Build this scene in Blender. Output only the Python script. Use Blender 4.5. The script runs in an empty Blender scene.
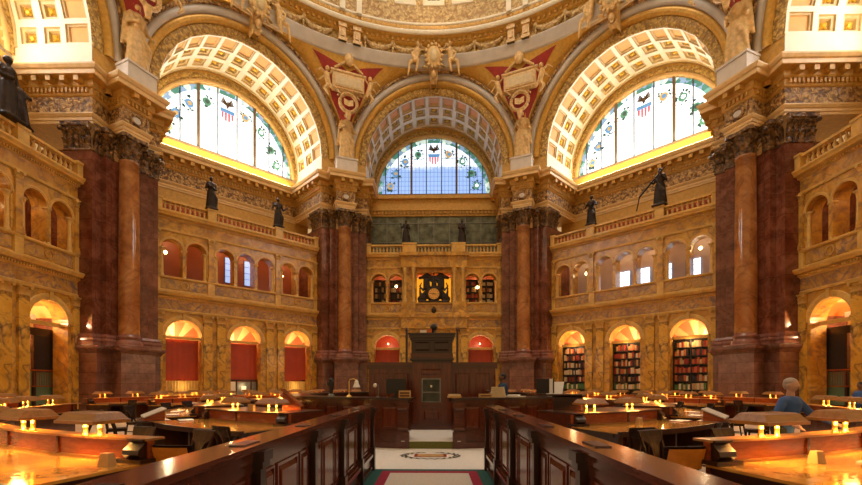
import bpy, math, random
from math import sin, cos, pi, radians as R_, sqrt, atan2, hypot
from mathutils import Vector, Matrix
random.seed(7)
SC = bpy.context.scene
COL = SC.collection
# ------------------------------------------------------------------ materials
def _new(name):
    m = bpy.data.materials.new(name); m.use_nodes = True
    nt = m.node_tree; b = nt.nodes['Principled BSDF']
    return m, nt, b
def _coords(nt, scale=(1, 1, 1), rot=(0, 0, 0)):
    tc = nt.nodes.new('ShaderNodeTexCoord'); mp = nt.nodes.new('ShaderNodeMapping')
    mp.inputs['Scale'].default_value = scale; mp.inputs['Rotation'].default_value = rot
    nt.links.new(tc.outputs['Object'], mp.inputs[0]); return mp.outputs[0]
def _noise(nt, vec, scale, detail=5, rough=.6, dist=0):
    n = nt.nodes.new('ShaderNodeTexNoise'); n.inputs['Scale'].default_value = scale
    n.inputs['Detail'].default_value = detail; n.inputs['Roughness'].default_value = rough
    n.inputs['Distortion'].default_value = dist; nt.links.new(vec, n.inputs['Vector']); return n.outputs[0]
def _ramp(nt, fac, stops):
    r = nt.nodes.new('ShaderNodeValToRGB'); e = r.color_ramp.elements
    while len(e) < len(stops): e.new(.5)
    for i, (p, c) in enumerate(stops):
        e[i].position = p; e[i].color = (*c, 1)
    nt.links.new(fac, r.inputs[0]); return r.outputs[0]
def _mix(nt, fac, a, b, mode='MIX'):
    m = nt.nodes.new('ShaderNodeMix'); m.data_type = 'RGBA'; m.blend_type = mode
    for s, v in ((0, fac), (6, a), (7, b)):
        if isinstance(v, (int, float)): m.inputs[s].default_value = v
        elif isinstance(v, tuple): m.inputs[s].default_value = (*v, 1)
        else: nt.links.new(v, m.inputs[s])
    return m.outputs[2]
def _bump(nt, b, h, s, d=.02):
    bp = nt.nodes.new('ShaderNodeBump'); bp.inputs['Strength'].default_value = s; bp.inputs['Distance'].default_value = d
    nt.links.new(h, bp.inputs['Height']); nt.links.new(bp.outputs[0], b.inputs['Normal'])
def plain(name, c, rough=.5, metal=0, var=.12, scale=3, bump=0):
    m, nt, b = _new(name); v = _coords(nt); n = _noise(nt, v, scale)
    lo = tuple(x*(1-var) for x in c); hi = tuple(min(1, x*(1+var)) for x in c)
    nt.links.new(_ramp(nt, n, [(.35, lo), (.65, hi)]), b.inputs['Base Color'])
    b.inputs['Roughness'].default_value = rough; b.inputs['Metallic'].default_value = metal
    if bump: _bump(nt, b, _noise(nt, v, scale*6), bump)
    return m
def emit(name, c, s):
    m, nt, b = _new(name); b.inputs['Base Color'].default_value = (*c, 1)
    b.inputs['Emission Color'].default_value = (*c, 1); b.inputs['Emission Strength'].default_value = s; return m
def marble(name, lo, mid, hi, vein, scale=1.0, rough=.28, veins=.5, joints=None):
    m, nt, b = _new(name); v = _coords(nt)
    n1 = _noise(nt, v, scale*1.1, 7, .65, .8); c = _ramp(nt, n1, [(.3, lo), (.5, mid), (.7, hi)])
    n2 = _noise(nt, v, scale*.7, 4, .5, 1.3)
    f = _ramp(nt, n2, [(.0, (0, 0, 0)), (.455, (0, 0, 0)), (.5, (veins*.7,)*3), (.53, (0, 0, 0))])
    c = _mix(nt, f, c, vein)
    n3 = _noise(nt, v, scale*1.3, 6, .6, 1.8); f3 = _ramp(nt, n3, [(.50, (0, 0, 0)), (.66, (veins*.85,)*3)])
    c = _mix(nt, f3, c, vein)
    if joints:
        br = nt.nodes.new('ShaderNodeTexBrick'); v2 = _coords(nt, (1, 1, 1), (pi/2, 0, 0))
        nt.links.new(v2, br.inputs['Vector']); br.inputs['Scale'].default_value = 1
        br.inputs['Brick Width'].default_value = joints[0]; br.inputs['Row Height'].default_value = joints[1]
        br.inputs['Mortar Size'].default_value = .012
        br.inputs['Color1'].default_value = (.78, .78, .78, 1); br.inputs['Color2'].default_value = (1, 1, 1, 1); br.inputs['Mortar'].default_value = (.55, .5, .5, 1)
        c = _mix(nt, 1.0, c, br.outputs[0], 'MULTIPLY')
    nt.links.new(c, b.inputs['Base Color']); b.inputs['Roughness'].default_value = rough
    return m
def relief(name, lo, hi, scale=4, strength=.8, rough=.5, metal=0):
    """carved foliage: gilding over a darker ground, recess shade painted into the colour, with a bump of its own"""
    m, nt, b = _new(name); v = _coords(nt)
    vo = nt.nodes.new('ShaderNodeTexVoronoi'); vo.feature = 'SMOOTH_F1'; vo.inputs['Scale'].default_value = scale
    nz = nt.nodes.new('ShaderNodeTexNoise'); nz.inputs['Scale'].default_value = scale*.7; nt.links.new(v, nz.inputs['Vector'])
    ad = nt.nodes.new('ShaderNodeVectorMath'); ad.operation = 'MULTIPLY_ADD'; nt.links.new(nz.outputs[1], ad.inputs[0]); ad.inputs[1].default_value = (.9/scale*3,)*3; nt.links.new(v, ad.inputs[2])
    nt.links.new(ad.outputs[0], vo.inputs['Vector'])
    nt.links.new(_ramp(nt, vo.outputs[0], [(.15, hi), (.62, lo)]), b.inputs['Base Color'])  # shade of the carved hollows is put into the colour
    inv = nt.nodes.new('ShaderNodeMath'); inv.operation = 'SUBTRACT'; inv.inputs[0].default_value = 1; nt.links.new(vo.outputs[0], inv.inputs[1])
    _bump(nt, b, inv.outputs[0], strength, .12); b.inputs['Roughness'].default_value = rough; b.inputs['Metallic'].default_value = metal
    return m
def wood(name, lo, hi, rough=.25, scale=1, rot=(0, 0, 0), st=(1, 14, 14), coat=.25):
    m, nt, b = _new(name); v = _coords(nt, st, rot)
    nt.links.new(_ramp(nt, _noise(nt, v, 1.6*scale, 7, .65, .4), [(.3, lo), (.7, hi)]), b.inputs['Base Color'])
    b.inputs['Roughness'].default_value = rough; b.inputs['Coat Weight'].default_value = coat; b.inputs['Coat Roughness'].default_value = .12
    return m
M = {}
M['siena'] = marble('siena_marble', (.36, .155, .018), (.57, .295, .045), (.76, .44, .10), (.17, .09, .06), .8, .26, .75)
M['siena_light'] = marble('siena_marble_light', (.54, .29, .055), (.68, .40, .09), (.80, .54, .17), (.34, .24, .17), 1.2, .3, .35)
M['siena_dark'] = marble('siena_marble_frieze', (.32, .15, .035), (.50, .27, .065), (.68, .41, .12), (.15, .10, .12), 1.1, .3, 1.0)
M['pilaster'] = marble('veined_pilaster_marble', (.52, .25, .025), (.68, .37, .055), (.80, .50, .11), (.10, .055, .04), .75, .18, 1.0)
M['red'] = marble('red_brown_marble', (.085, .024, .012), (.17, .05, .026), (.29, .10, .055), (.36, .17, .11), .9, .12, .3, (1.5, 1.0))
M['redlight'] = marble('rose_marble', (.22, .085, .06), (.32, .135, .10), (.42, .2, .15), (.14, .05, .035), 1.1, .2, .4, (1.5, 1.0))
M['column'] = marble('column_marble', (.26, .085, .022), (.40, .165, .05), (.54, .27, .10), (.13, .045, .02), .7, .10, .5)
M['plinth'] = marble('plinth_marble', (.10, .045, .035), (.17, .075, .055), (.25, .115, .085), (.3, .16, .12), 1.1, .25, .3, (1.4, .55))
M['capital'] = relief('gilded_bronze_leaf', (.045, .020, .008), (.30, .16, .05), 6, .5, .4)
M['entab'] = relief('entablature_plaster_relief', (.14, .06, .015), (.68, .42, .15), 6, .8, .5)
M['mould'] = plain('ochre_plaster_moulding', (.56, .31, .06), .5, 0, .14, 5)
M['lip'] = plain('cream_plaster_lip', (.74, .50, .22), .45, 0, .08, 3)
M['gilt'] = plain('gilded_moulding', (.62, .36, .07), .35, .25, .14, 6)
M['gold'] = plain('gold_leaf', (.78, .50, .06), .3, .5, .15, 10)
M['giltrel'] = relief('gilded_relief_band', (.30, .17, .04), (.75, .50, .14), 7, .7, .45)
M['domerel'] = relief('dome_relief_ground', (.36, .21, .07), (.74, .56, .27), 5, .7, .5)
M['ivory'] = plain('ivory_plaster', (.80, .74, .60), .5, 0, .05, 2)
M['grey'] = plain('grey_stone_band', (.60, .56, .52), .45, 0, .08, 1.5)
M['peach'] = plain('peach_coffer_panel', (.80, .36, .09), .5, 0, .06, 2)
M['cofp'] = plain('dark_gilt_coffer_ground', (.42, .25, .07), .5, 0, .2, 6)
M['cofin'] = plain('buff_coffer_step', (.60, .46, .24), .5, 0, .1, 4)
M['teal'] = plain('teal_panel', (.03, .07, .065), .5, 0, .2, 4)
M['crimson'] = plain('crimson_spandrel', (.33, .02, .015), .55, 0, .15, 4)
M['statplast'] = plain('ivory_gilt_plaster_figure', (.64, .42, .17), .45, 0, .22, 5, .3)
M['bronze'] = plain('dark_bronze', (.035, .024, .020), .38, .6, .3, 3, .2)
M['mahog'] = wood('mahogany', (.050, .011, .005), (.125, .030, .011), .2)
M['mahogv'] = wood('mahogany_panel', (.060, .011, .005), (.165, .034, .013), .2, 1, (0, 0, 0), (10, 10, 1))
M['mahogd'] = wood('dark_mahogany', (.016, .005, .003), (.038, .011, .006), .3, 1, (0, 0, 0), (8, 8, 1))
M['railtop'] = wood('polished_rail_top', (.075, .022, .014), (.15, .048, .028), .16, 1, (0, 0, 0), (14, 1, 14))
M['desktop'] = wood('polished_oak_desktop', (.50, .23, .045), (.72, .38, .08), .08, 1, (0, 0, 0), (3, 3, 3))
M['deskred'] = wood('red_cherry_panel', (.20, .038, .009), (.36, .082, .02), .22, 1, (0, 0, 0), (2, 2, 12))
M['shade'] = wood('copper_toned_shade_wood', (.24, .10, .018), (.40, .19, .045), .36, 1, (0, 0, 0), (2, 12, 12), .08)
M['brass'] = plain('polished_brass', (.90, .62, .18), .38, .8, .08, 8)
M['chair'] = wood('dark_chair_wood', (.012, .005, .003), (.026, .010, .005), .45, 1, (0, 0, 0), (10, 10, 1), 0)
M['chair'].node_tree.nodes['Principled BSDF'].inputs['Specular IOR Level'].default_value = .15
M['leather'] = plain('tan_leather', (.58, .21, .025), .12, 0, .2, 6, .1)
M['steel'] = plain('brushed_grey_metal', (.20, .21, .21), .35, .6, .2, 5)
M['hatchdark'] = plain('dark_hatch_metal', (.05, .055, .05), .12, .7, .3, 3)
M['black'] = plain('black_plastic', (.012, .012, .013), .35)
M['white'] = plain('white_paper', (.82, .80, .76), .6, 0, .03)
M['whitesh'] = plain('white_glass_shade', (.85, .84, .8), .3, 0, .03)
M['redwall'] = plain('red_painted_wall', (.40, .045, .012), .5, 0, .12, 1)
M['ochrewall'] = plain('ochre_painted_wall', (.62, .34, .09), .5, 0, .08, 1)
M['greenwall'] = plain('green_painted_wall', (.10, .17, .09), .5, 0, .1, 1)
M['shelfw'] = plain('dark_steel_shelving', (.035, .024, .02), .4)
M['curtain'] = plain('yellow_curtain', (.66, .40, .10), .7, 0, .15, 4)
M['glassgrey'] = plain('grey_green_screen', (.125, .14, .095), .15, 0, .6, 1.6)
M['redbal'] = plain('red_backing_wall', (.62, .10, .065), .6)
M['green'] = plain('green_carpet', (.012, .085, .075), .95, 0, .15, 30, .2)
M['crim'] = plain('crimson_carpet', (.30, .012, .04), .95, 0, .12, 30, .2)
M['creamc'] = plain('cream_carpet', (.62, .56, .50), .95, 0, .12, 40, .2)
M['paleg'] = plain('pale_carpet', (.72, .70, .68), .9, 0, .10, 40, .15)
M['riser'] = plain('olive_green_riser', (.14, .15, .04), .9, 0, .15, 20)
M['skin'] = plain('skin', (.55, .32, .22), .5); M['skind'] = plain('brown_skin', (.16, .08, .05), .5)
M['blue'] = plain('blue_shirt', (.045, .115, .34), .8, 0, .12, 8); M['blued'] = plain('dark_blue_sweater', (.02, .06, .14), .85, 0, .12, 8)
M['hairg'] = plain('grey_hair', (.42, .35, .30), .7); M['hairb'] = plain('black_hair', (.012, .010, .01), .6)
M['trous'] = plain('dark_trousers', (.02, .02, .025), .8)
M['stone'] = plain('pale_plinth_stone', (.62, .56, .50), .5, 0, .06)
M['mullion'] = plain('window_mullion_bronze', (.20, .15, .10), .5)
M['lead'] = plain('lead_came', (.05, .07, .10), .5)
M['bulb'] = emit('warm_lamp_bulb', (1, .50, .12), 230)
M['cove'] = emit('warm_cove_light', (1, .74, .34), 25)
M['bulbw'] = emit('white_warm_globe', (1, .66, .28), 16)
M['amber'] = emit('amber_glow_backing', (1, .42, .02), .65)  # clock backing glows by its own emission, no lamp stands behind it
M['daywin'] = emit('daylit_window_glass', (.70, .85, 1), 1.6)
M['face'] = plain('gilt_clock_dial', (.80, .42, .10), .4)
for k, c in dict(bk_red=(.30, .025, .015), bk_brown=(.12, .045, .02), bk_tan=(.55, .34, .14), bk_cream=(.68, .55, .36), bk_dark=(.03, .02, .02), bk_green=(.08, .2, .07), bk_orange=(.5, .13, .03), bk_blue=(.04, .07, .14)).items():
    M[k] = plain('book_cloth_'+k[3:], c, .55)
def floor_mat():
    m, nt, b = _new('pale_patterned_floor'); v = _coords(nt)
    ck = nt.nodes.new('ShaderNodeTexChecker'); ck.inputs['Scale'].default_value = 2.6; nt.links.new(v, ck.inputs[0])
    ck.inputs[1].default_value = (.66, .55, .43, 1); ck.inputs[2].default_value = (.52, .42, .32, 1)
    n = _noise(nt, v, 3); c = _mix(nt, .25, ck.outputs[0], _ramp(nt, n, [(.3, (.3, .22, .16)), (.7, (.6, .5, .4))]))
    nt.links.new(c, b.inputs['Base Color']); b.inputs['Roughness'].default_value = .5; return m
M['floor'] = floor_mat()
def painted_vault():
    """plaster vault painted in orange and cream sectors"""
    m, nt, b = _new('painted_sector_vault'); tc = nt.nodes.new('ShaderNodeTexCoord')
    sp = nt.nodes.new('ShaderNodeSeparateXYZ'); nt.links.new(tc.outputs['Object'], sp.inputs[0])
    w = nt.nodes.new('ShaderNodeMath'); w.operation = 'SINE'; mu = nt.nodes.new('ShaderNodeMath'); mu.operation = 'MULTIPLY'; mu.inputs[1].default_value = 5.2
    nt.links.new(sp.outputs[0], mu.inputs[0]); nt.links.new(mu.outputs[0], w.inputs[0])
    nt.links.new(_ramp(nt, w.outputs[0], [(.0, (.75, .22, .05)), (.25, (.8, .55, .2))]), b.inputs['Base Color']); return m
M['pvault'] = painted_vault()
M['brownwall'] = plain('red_brown_wall', (.30, .07, .025), .5, 0, .12, 1)
M['daywinb'] = emit('blue_daylit_glass', (.35, .5, .9), .7)
M['hazewall'] = plain('pink_haze_wall', (.40, .32, .35), .5, 0, .1, 1)  # pinkish haze of the lit gallery mixed into the wall colour
def sector_paint():
    m, nt, b = _new('painted_lunette_sectors'); tc = nt.nodes.new('ShaderNodeTexCoord')
    sp = nt.nodes.new('ShaderNodeSeparateXYZ'); nt.links.new(tc.outputs['Object'], sp.inputs[0])
    def mt(op, a, c=None):
        n = nt.nodes.new('ShaderNodeMath'); n.operation = op
        for i, v in enumerate((a, c)):
            if v is None: continue
            if isinstance(v, (int, float)): n.inputs[i].default_value = v
            else: nt.links.new(v, n.inputs[i])
        return n.outputs[0]
    x = mt('SUBTRACT', mt('FLOORED_MODULO', mt('ADD', sp.outputs[0], 1.875), 3.75), 1.875)
    a = mt('ARCTAN2', mt('SUBTRACT', sp.outputs[2], 4.3), x)
    nt.links.new(_ramp(nt, mt('SINE', mt('MULTIPLY', a, 8.0)), [(.0, (.72, .2, .08)), (.35, (.85, .60, .26))]), b.inputs['Base Color']); return m
M['psector'] = sector_paint()
def win_mat(name, blue, s):
    m, nt, b = _new(name); tc = nt.nodes.new('ShaderNodeTexCoord')
    sp = nt.nodes.new('ShaderNodeSeparateXYZ'); nt.links.new(tc.outputs['Object'], sp.inputs[0])
    def math_(op, a, c=None):
        n = nt.nodes.new('ShaderNodeMath'); n.operation = op
        for i, v in enumerate((a, c)):
            if v is None: continue
            if isinstance(v, (int, float)): n.inputs[i].default_value = v
            else: nt.links.new(v, n.inputs[i])
        return n.outputs[0]
    X = sp.outputs[0]; Z = math_('SUBTRACT', sp.outputs[2], 18.35)
    r = math_('SQRT', math_('ADD', math_('MULTIPLY', X, X), math_('MULTIPLY', Z, Z)))
    vo = nt.nodes.new('ShaderNodeTexVoronoi'); vo.inputs['Scale'].default_value = 3.2; nt.links.new(tc.outputs['Object'], vo.inputs['Vector'])
    hs = nt.nodes.new('ShaderNodeSeparateColor'); nt.links.new(vo.outputs['Color'], hs.inputs[0])
    bord = _ramp(nt, hs.outputs[0], [(.2, (.04, .13, .10)), (.4, (.12, .27, .24)), (.55, (.5, .6, .5)), (.75, (.14, .22, .32))])
    n = _noise(nt, tc.outputs['Object'], 1.5, 3)
    if blue:
        up = _ramp(nt, math_('DIVIDE', math_('ADD', Z, math_('MULTIPLY', n, .6)), 5), [(.50, (.22, .35, .64)), (.60, (.78, .88, 1))])
    else: up = _ramp(nt, n, [(.3, (.86, .95, 1)), (.6, (1, 1, 1))])
    # glazing grid
    gx = math_('LESS_THAN', math_('PINGPONG', X, .16 if blue else .33), .014); gz = math_('LESS_THAN', math_('PINGPONG', Z, .2 if blue else .45), .014)
    g = math_('MAXIMUM', gx, gz); up = _mix(nt, math_('MULTIPLY', g, .85 if blue else .12), up, (.04, .07, .14))
    c = _mix(nt, math_('GREATER_THAN', r, 4.58), up, bord)
    nt.links.new(c, b.inputs['Emission Color']); nt.links.new(c, b.inputs['Base Color'])
    st = nt.nodes.new('ShaderNodeMath'); st.operation = 'MULTIPLY'; st.inputs[0].default_value = s
    b.inputs['Emission Strength'].default_value = s; b.inputs['Roughness'].default_value = .2
    return m
M['winb'] = win_mat('stained_glass_blue_sky', True, 1.15)
M['wind'] = win_mat('stained_glass_bright_sky', False, 1.5)
# ------------------------------------------------------------------ mesh builder
class MB:
    def __init__(s): s.v = []; s.f = []; s.m = []; s.cm = 0
    def q(s, *pts):
        n = len(s.v); s.v += [tuple(p) for p in pts]; s.f.append(tuple(range(n, n+len(pts)))); s.m.append(s.cm)
    def box(s, x0, x1, y0, y1, z0, z1, tr=None):
        n = len(s.v); p = [(x, y, z) for x in (x0, x1) for y in (y0, y1) for z in (z0, z1)]
        if tr: p = [tuple(tr(*a)) for a in p]
        s.v += p
        for f in ((0, 1, 3, 2), (4, 6, 7, 5), (0, 4, 5, 1), (2, 3, 7, 6), (0, 2, 6, 4), (1, 5, 7, 3)):
            s.f.append(tuple(n+i for i in f)); s.m.append(s.cm)
    def grid(s, rows, closed=False):
        """rows: lists of points of equal length, skinned"""
        n = len(s.v); k = len(rows[0])
        for r in rows: s.v += [tuple(p) for p in r]
        for i in range(len(rows)-1):
            for j in range(k if closed else k-1):
                a = n+i*k+j; b = n+i*k+(j+1) % k
                s.f.append((a, b, b+k, a+k)); s.m.append(s.cm)
    def lathe(s, prof, c=(0, 0, 0), n=24, a0=0, a1=2*pi, sx=1, sy=1):
        full = abs(a1-a0-2*pi) < 1e-6; k = n if full else n+1
        rows = [[(c[0]+r*sx*cos(a0+(a1-a0)*j/n), c[1]+r*sy*sin(a0+(a1-a0)*j/n), c[2]+z) for j in range(k)] for r, z in prof]
        s.grid(rows, full)
    def tube(s, pts, r, n=6):
        pts = [Vector(p) for p in pts]; rows = []
        rr = r if isinstance(r, (list, tuple)) else [r]*len(pts)
        for i, p in enumerate(pts):
            d = (pts[min(i+1, len(pts)-1)]-pts[max(i-1, 0)]).normalized()
            u = d.orthogonal().normalized() if abs(d.z) > .9 else d.cross(Vector((0, 0, 1))).normalized(); w = d.cross(u)
            rows.append([p+(u*cos(2*pi*j/n)+w*sin(2*pi*j/n))*rr[i] for j in range(n)])
        s.grid(rows, True)
        for row, fl in ((rows[0], 1), (rows[-1], 0)): s.q(*(row[::-1] if fl else row))
    def ell(s, c, r, n=10, k=6):
        prof = [(max(1e-4, cos(t)), sin(t)) for t in [(-pi/2+pi*i/k) for i in range(k+1)]]
        rows = [[(c[0]+a*r[0]*cos(2*pi*j/n), c[1]+a*r[1]*sin(2*pi*j/n), c[2]+b*r[2]) for j in range(n)] for a, b in prof]
        s.grid(rows, True)
    def cap(s, p0, p1, r0, r1, n=10):
        """tapered capsule"""
        p0 = Vector(p0); p1 = Vector(p1); d = (p1-p0); L = d.length; d = d.normalized() if L > 1e-6 else Vector((0, 0, 1))
        u = d.orthogonal().normalized(); w = d.cross(u); rows = []
        for t in (-90, -55, -20, 10): rows.append((p0+d*r0*sin(R_(t)), r0*max(.02, cos(R_(t)))))
        for t in (-10, 20, 55, 90): rows.append((p1+d*r1*sin(R_(t)), r1*max(.02, cos(R_(t)))))
        s.grid([[c+(u*cos(2*pi*j/n)+w*sin(2*pi*j/n))*r for j in range(n)] for c, r in rows], True)
        s.q(*s.v[-n:])
    def sweep(s, path, prof, closed=False):
        """path: plan polyline [(x,y)], left-hand normal is outward; prof: [(offset, z)]"""
        k = len(path); rows = []
        def off(i, d):
            p = Vector(path[i]); ds = []
            if closed or i > 0: ds.append((p-Vector(path[i-1])).normalized())
            if closed or i < k-1: ds.append((Vector(path[(i+1) % k])-p).normalized())
            ns = [Vector((-e.y, e.x)) for e in ds]
            if len(ns) == 1: return p+ns[0]*d
            m = (ns[0]+ns[1]); m = m/max(.25, (1+ns[0].dot(ns[1]))); return p+m*d
        for d, z in prof:
            rows.append([(*off(i, d), z) for i in range(k)])
        s.grid(rows, closed)
    def arc(s, cx, cz, prof, n=24, a0=0, a1=pi, clip=None):
        """arch moulding in the xz plane: prof [(r, y)]"""
        rows = []
        for r, y in prof:
            row = []
            for j in range(n+1):
                a = a0+(a1-a0)*j/n; x = r*cos(a)
                if clip: x = max(-clip, min(clip, x))
                row.append((cx+x, y, cz+r*sin(a)))
            rows.append(row)
        s.grid(rows)
    def spin(s, r0, r1, z0, z1, a0, a1, n=12):
        """curved block about the z axis; angles measured from -Y, positive toward +X"""
        def P(r, a, z): return (r*sin(a), -r*cos(a), z)
        A = [a0+(a1-a0)*j/n for j in range(n+1)]
        for (ra, za, rb, zb) in ((r0, z0, r1, z0), (r1, z0, r1, z1), (r1, z1, r0, z1), (r0, z1, r0, z0)):
            s.grid([[P(ra, a, za) for a in A], [P(rb, a, zb) for a in A]])
        for a in (a0, a1): s.q(P(r0, a, z0), P(r1, a, z0), P(r1, a, z1), P(r0, a, z1))
    def mesh(s, name, mats, smooth=False):
        me = bpy.data.meshes.new(name); me.from_pydata(s.v, [], s.f)
        if not isinstance(mats, (list, tuple)): mats = [mats]
        for m in mats: me.materials.append(m)
        if any(s.m): me.polygons.foreach_set('material_index', s.m)
        if smooth: me.polygons.foreach_set('use_smooth', [True]*len(me.polygons))
        me.update(); return me
def link(name, me, parent=None, loc=(0, 0, 0), rz=0, **props):
    o = bpy.data.objects.new(name, me); COL.objects.link(o); o.parent = parent
    o.location = loc; o.rotation_euler = (0, 0, rz)
    for k, v in props.items(): o[k] = v
    return o
def obj(name, mb, mats, parent=None, smooth=False, loc=(0, 0, 0), rz=0, **props):
    return link(name, mb.mesh(name, mats, smooth), parent, loc, rz, **props)
def thing(name, label, cat, loc=(0, 0, 0), rz=0, group=None):
    o = link(name, None, None, loc, rz, label=label, category=cat)
    if group: o['group'] = group
    return o
def dup(root, loc, rz=0, label=None, group=None):
    r = root.copy(); COL.objects.link(r); r.location = loc; r.rotation_euler = (0, 0, rz)
    if label: r['label'] = label
    if group: r['group'] = group
    for ch in root.children:
        c = ch.copy(); COL.objects.link(c); c.parent = r
        for g in ch.children:
            d = g.copy(); COL.objects.link(d); d.parent = c
    return r
def ordw(i): return ['first', 'second', 'third', 'fourth', 'fifth', 'sixth', 'seventh', 'eighth', 'ninth', 'tenth', 'eleventh', 'twelfth', 'thirteenth', 'fourteenth', 'fifteenth', 'sixteenth', 'seventeenth', 'eighteenth', 'nineteenth', 'twentieth'][i]
FACES = [('back', 0), ('back_left', pi/4), ('back_right', -pi/4), ('left', pi/2), ('right', -pi/2)]
WORD = dict(back='far', back_left='left diagonal', back_right='right diagonal', left='left', right='right')
# ------------------------------------------------------------------ the marble screens (local: x along the face, y outward, z up)
LOWC = [-3.75, 0, 3.75]; UPC = [-4.41, -3.05, -1.355, 0, 1.355, 3.05, 4.41]
HW = 5.45; Y0 = 18.0; Y1 = 18.75
def arcade_slab(mb, cs, r, zb, zs, zt, xa, xb, y0, y1, n=14):
    x = xa
    for c in cs:
        mb.box(x, c-r, y0, y1, zb, zt); x = c+r
        pts = [(c-r*cos(pi*j/n), zs+r*sin(pi*j/n)) for j in range(n+1)]
        for j in range(n):
            (xa_, za_), (xb_, zb_) = pts[j], pts[j+1]
            mb.q((xa_, y0, za_), (xb_, y0, zb_), (xb_, y0, zt), (xa_, y0, zt))
            mb.q((xa_, y1, za_), (xa_, y1, zt), (xb_, y1, zt), (xb_, y1, zb_))
            mb.q((xa_, y0, za_), (xa_, y1, za_), (xb_, y1, zb_), (xb_, y0, zb_))
    mb.box(x, xb, y0, y1, zb, zt)
slab = MB()
arcade_slab(slab, LOWC, 1.0, 0, 4.57, 6.05, -HW, HW, Y0, Y1)
slab.box(-HW, HW, Y0, Y1, 6.05, 8.15)
arcade_slab(slab, UPC, .575, 8.15, 9.87, 11.0, -HW, HW, Y0, Y1)
slab.box(-HW, HW, Y0, Y1, 11.0, 11.95)
ME = {}
ME['slab'] = slab.mesh('marble_screen', M['siena'])
sb2 = MB()
arcade_slab(sb2, LOWC, 1.0, 0, 4.57, 6.05, -HW, HW, Y0, Y1); sb2.box(-HW, HW, Y0, Y1, 6.05, 8.15); sb2.box(-HW, HW, Y0, Y1, 11.0, 11.95)
arcade_slab(sb2, [-4.41, -3.05], .575, 8.15, 9.87, 11.0, -HW, -2.2, Y0, Y1); arcade_slab(sb2, [3.05, 4.41], .575, 8.15, 9.87, 11.0, 2.2, HW, Y0, Y1)
sb2.box(-2.2, -1.4, Y0, Y1, 8.15, 11.0); sb2.box(1.4, 2.2, Y0, Y1, 8.15, 11.0); sb2.box(-1.4, 1.4, Y0, Y1, 10.55, 11.0)
ME['slab_clock'] = sb2.mesh('marble_screen_clock', M['siena'])
def straight(prof, x0=-HW, x1=HW, y=Y0):
    b = MB(); b.grid([[(x0, y-d, z), (x1, y-d, z)] for d, z in prof])
    for x in (x0, x1): b.q(*[(x, y-d, z) for d, z in (prof if x == x1 else prof[::-1])])
    return b
def dentils(b, x0, x1, step, w, y0, y1, z0, z1):
    n = int((x1-x0)/step)
    for i in range(n):
        x = x0+(i+.5)*(x1-x0)/n; b.box(x-w/2, x+w/2, y0, y1, z0, z1)
# lower cornice (7.15 .. 6.05)
b = straight([(0, 6.0), (.06, 6.02), (.08, 6.12), (.02, 6.16)]); b.cm = 0
b2 = straight([(.02, 6.76), (.06, 6.80), (.09, 6.84), (.09, 6.95), (.30, 6.98), (.34, 7.04), (.40, 7.14), (.40, 7.20), (0, 7.22)])
dentils(b2, -HW, HW, .13, .07, Y0-.17, Y0-.05, 6.84, 6.94)
for m_ in (b,):
    n0 = len(b2.v); b2.v += m_.v; b2.f += [tuple(i+n0 for i in f) for f in m_.f]; b2.m += m_.m
ME['lowcornice'] = b2.mesh('lower_cornice', M['siena_light'])
fr = MB(); fr.box(-HW, HW, Y0-.02, Y0, 6.16, 6.76); ME['lowfrieze'] = fr.mesh('frieze', M['siena_dark'])
# parapet panels under the upper arches
pp = MB()
for c, w in ((-3.73, 1.25), (0, 1.95), (3.73, 1.25)):
    for x0, x1 in ((c-w, c-.28), (c+.28, c+w)):
        pp.box(x0, x1, Y0-.02, Y0, 7.42, 7.98)
    pp.arc(c, 7.7, [(.24, Y0), (.24, Y0-.05), (.17, Y0-.05), (.17, Y0)], 16, 0, 2*pi)
ME['panels'] = pp.mesh('parapet_panel', M['siena_dark'])
sb = straight([(0, 8.0), (.10, 8.03), (.13, 8.08), (.13, 8.15), (0, 8.17)])
for x in (-5.25, -2.22, 2.22, 5.25): sb.box(x-.2, x+.2, Y0-.10, Y0, 7.22, 8.05)
sb.grid([[(-HW, Y0-d, z), (HW, Y0-d, z)] for d, z in ((0, 7.22), (.06, 7.22), (.06, 7.32), (0, 7.36))])
ME['sill'] = sb.mesh('sill_moulding', M['siena_light'])
# upper entablature (10.87 .. 12.05)
uc = straight([(.04, 10.85), (.08, 10.88), (.10, 10.98), (.04, 11.0), (.03, 11.0)])
u2 = straight([(.03, 11.55), (.07, 11.58), (.10, 11.68), (.34, 11.74), (.36, 11.82), (.44, 11.92), (.44, 12.0), (0, 12.02)])
n0 = len(u2.v); u2.v += uc.v; u2.f += [tuple(i+n0 for i in f) for f in uc.f]; u2.m += uc.m
dentils(u2, -HW, HW, .12, .06, Y0-.16, Y0-.06, 11.60, 11.68)
ME['upcornice'] = u2.mesh('upper_cornice', M['siena_light'])
uf = MB(); uf.box(-HW, HW, Y0-.03, Y0, 11.0, 11.55); ME['upfrieze'] = uf.mesh('upper_frieze', M['siena'])
def archmould(c, r, zs, w, proj=.06, key=.14):
    b = MB(); b.arc(c, zs, [(r, Y0+.02), (r, Y0-proj*.6), (r+w*.35, Y0-proj*.6), (r+w*.4, Y0-proj), (r+w*.9, Y0-proj), (r+w, Y0-proj*.4), (r+w, Y0)], 20)
    if key:
        b.box(c-key*.7, c+key*.7, Y0-proj-.07, Y0, zs+r-.03, zs+r+w+.10)
    return b
ME['lowarch'] = archmould(0, 1.0, 4.57, .30).mesh('arch_moulding', M['siena_light'])
ME['uparch'] = archmould(0, .575, 9.87, .13, .05, 0).mesh('upper_arch_moulding', M['siena_light'])
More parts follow.
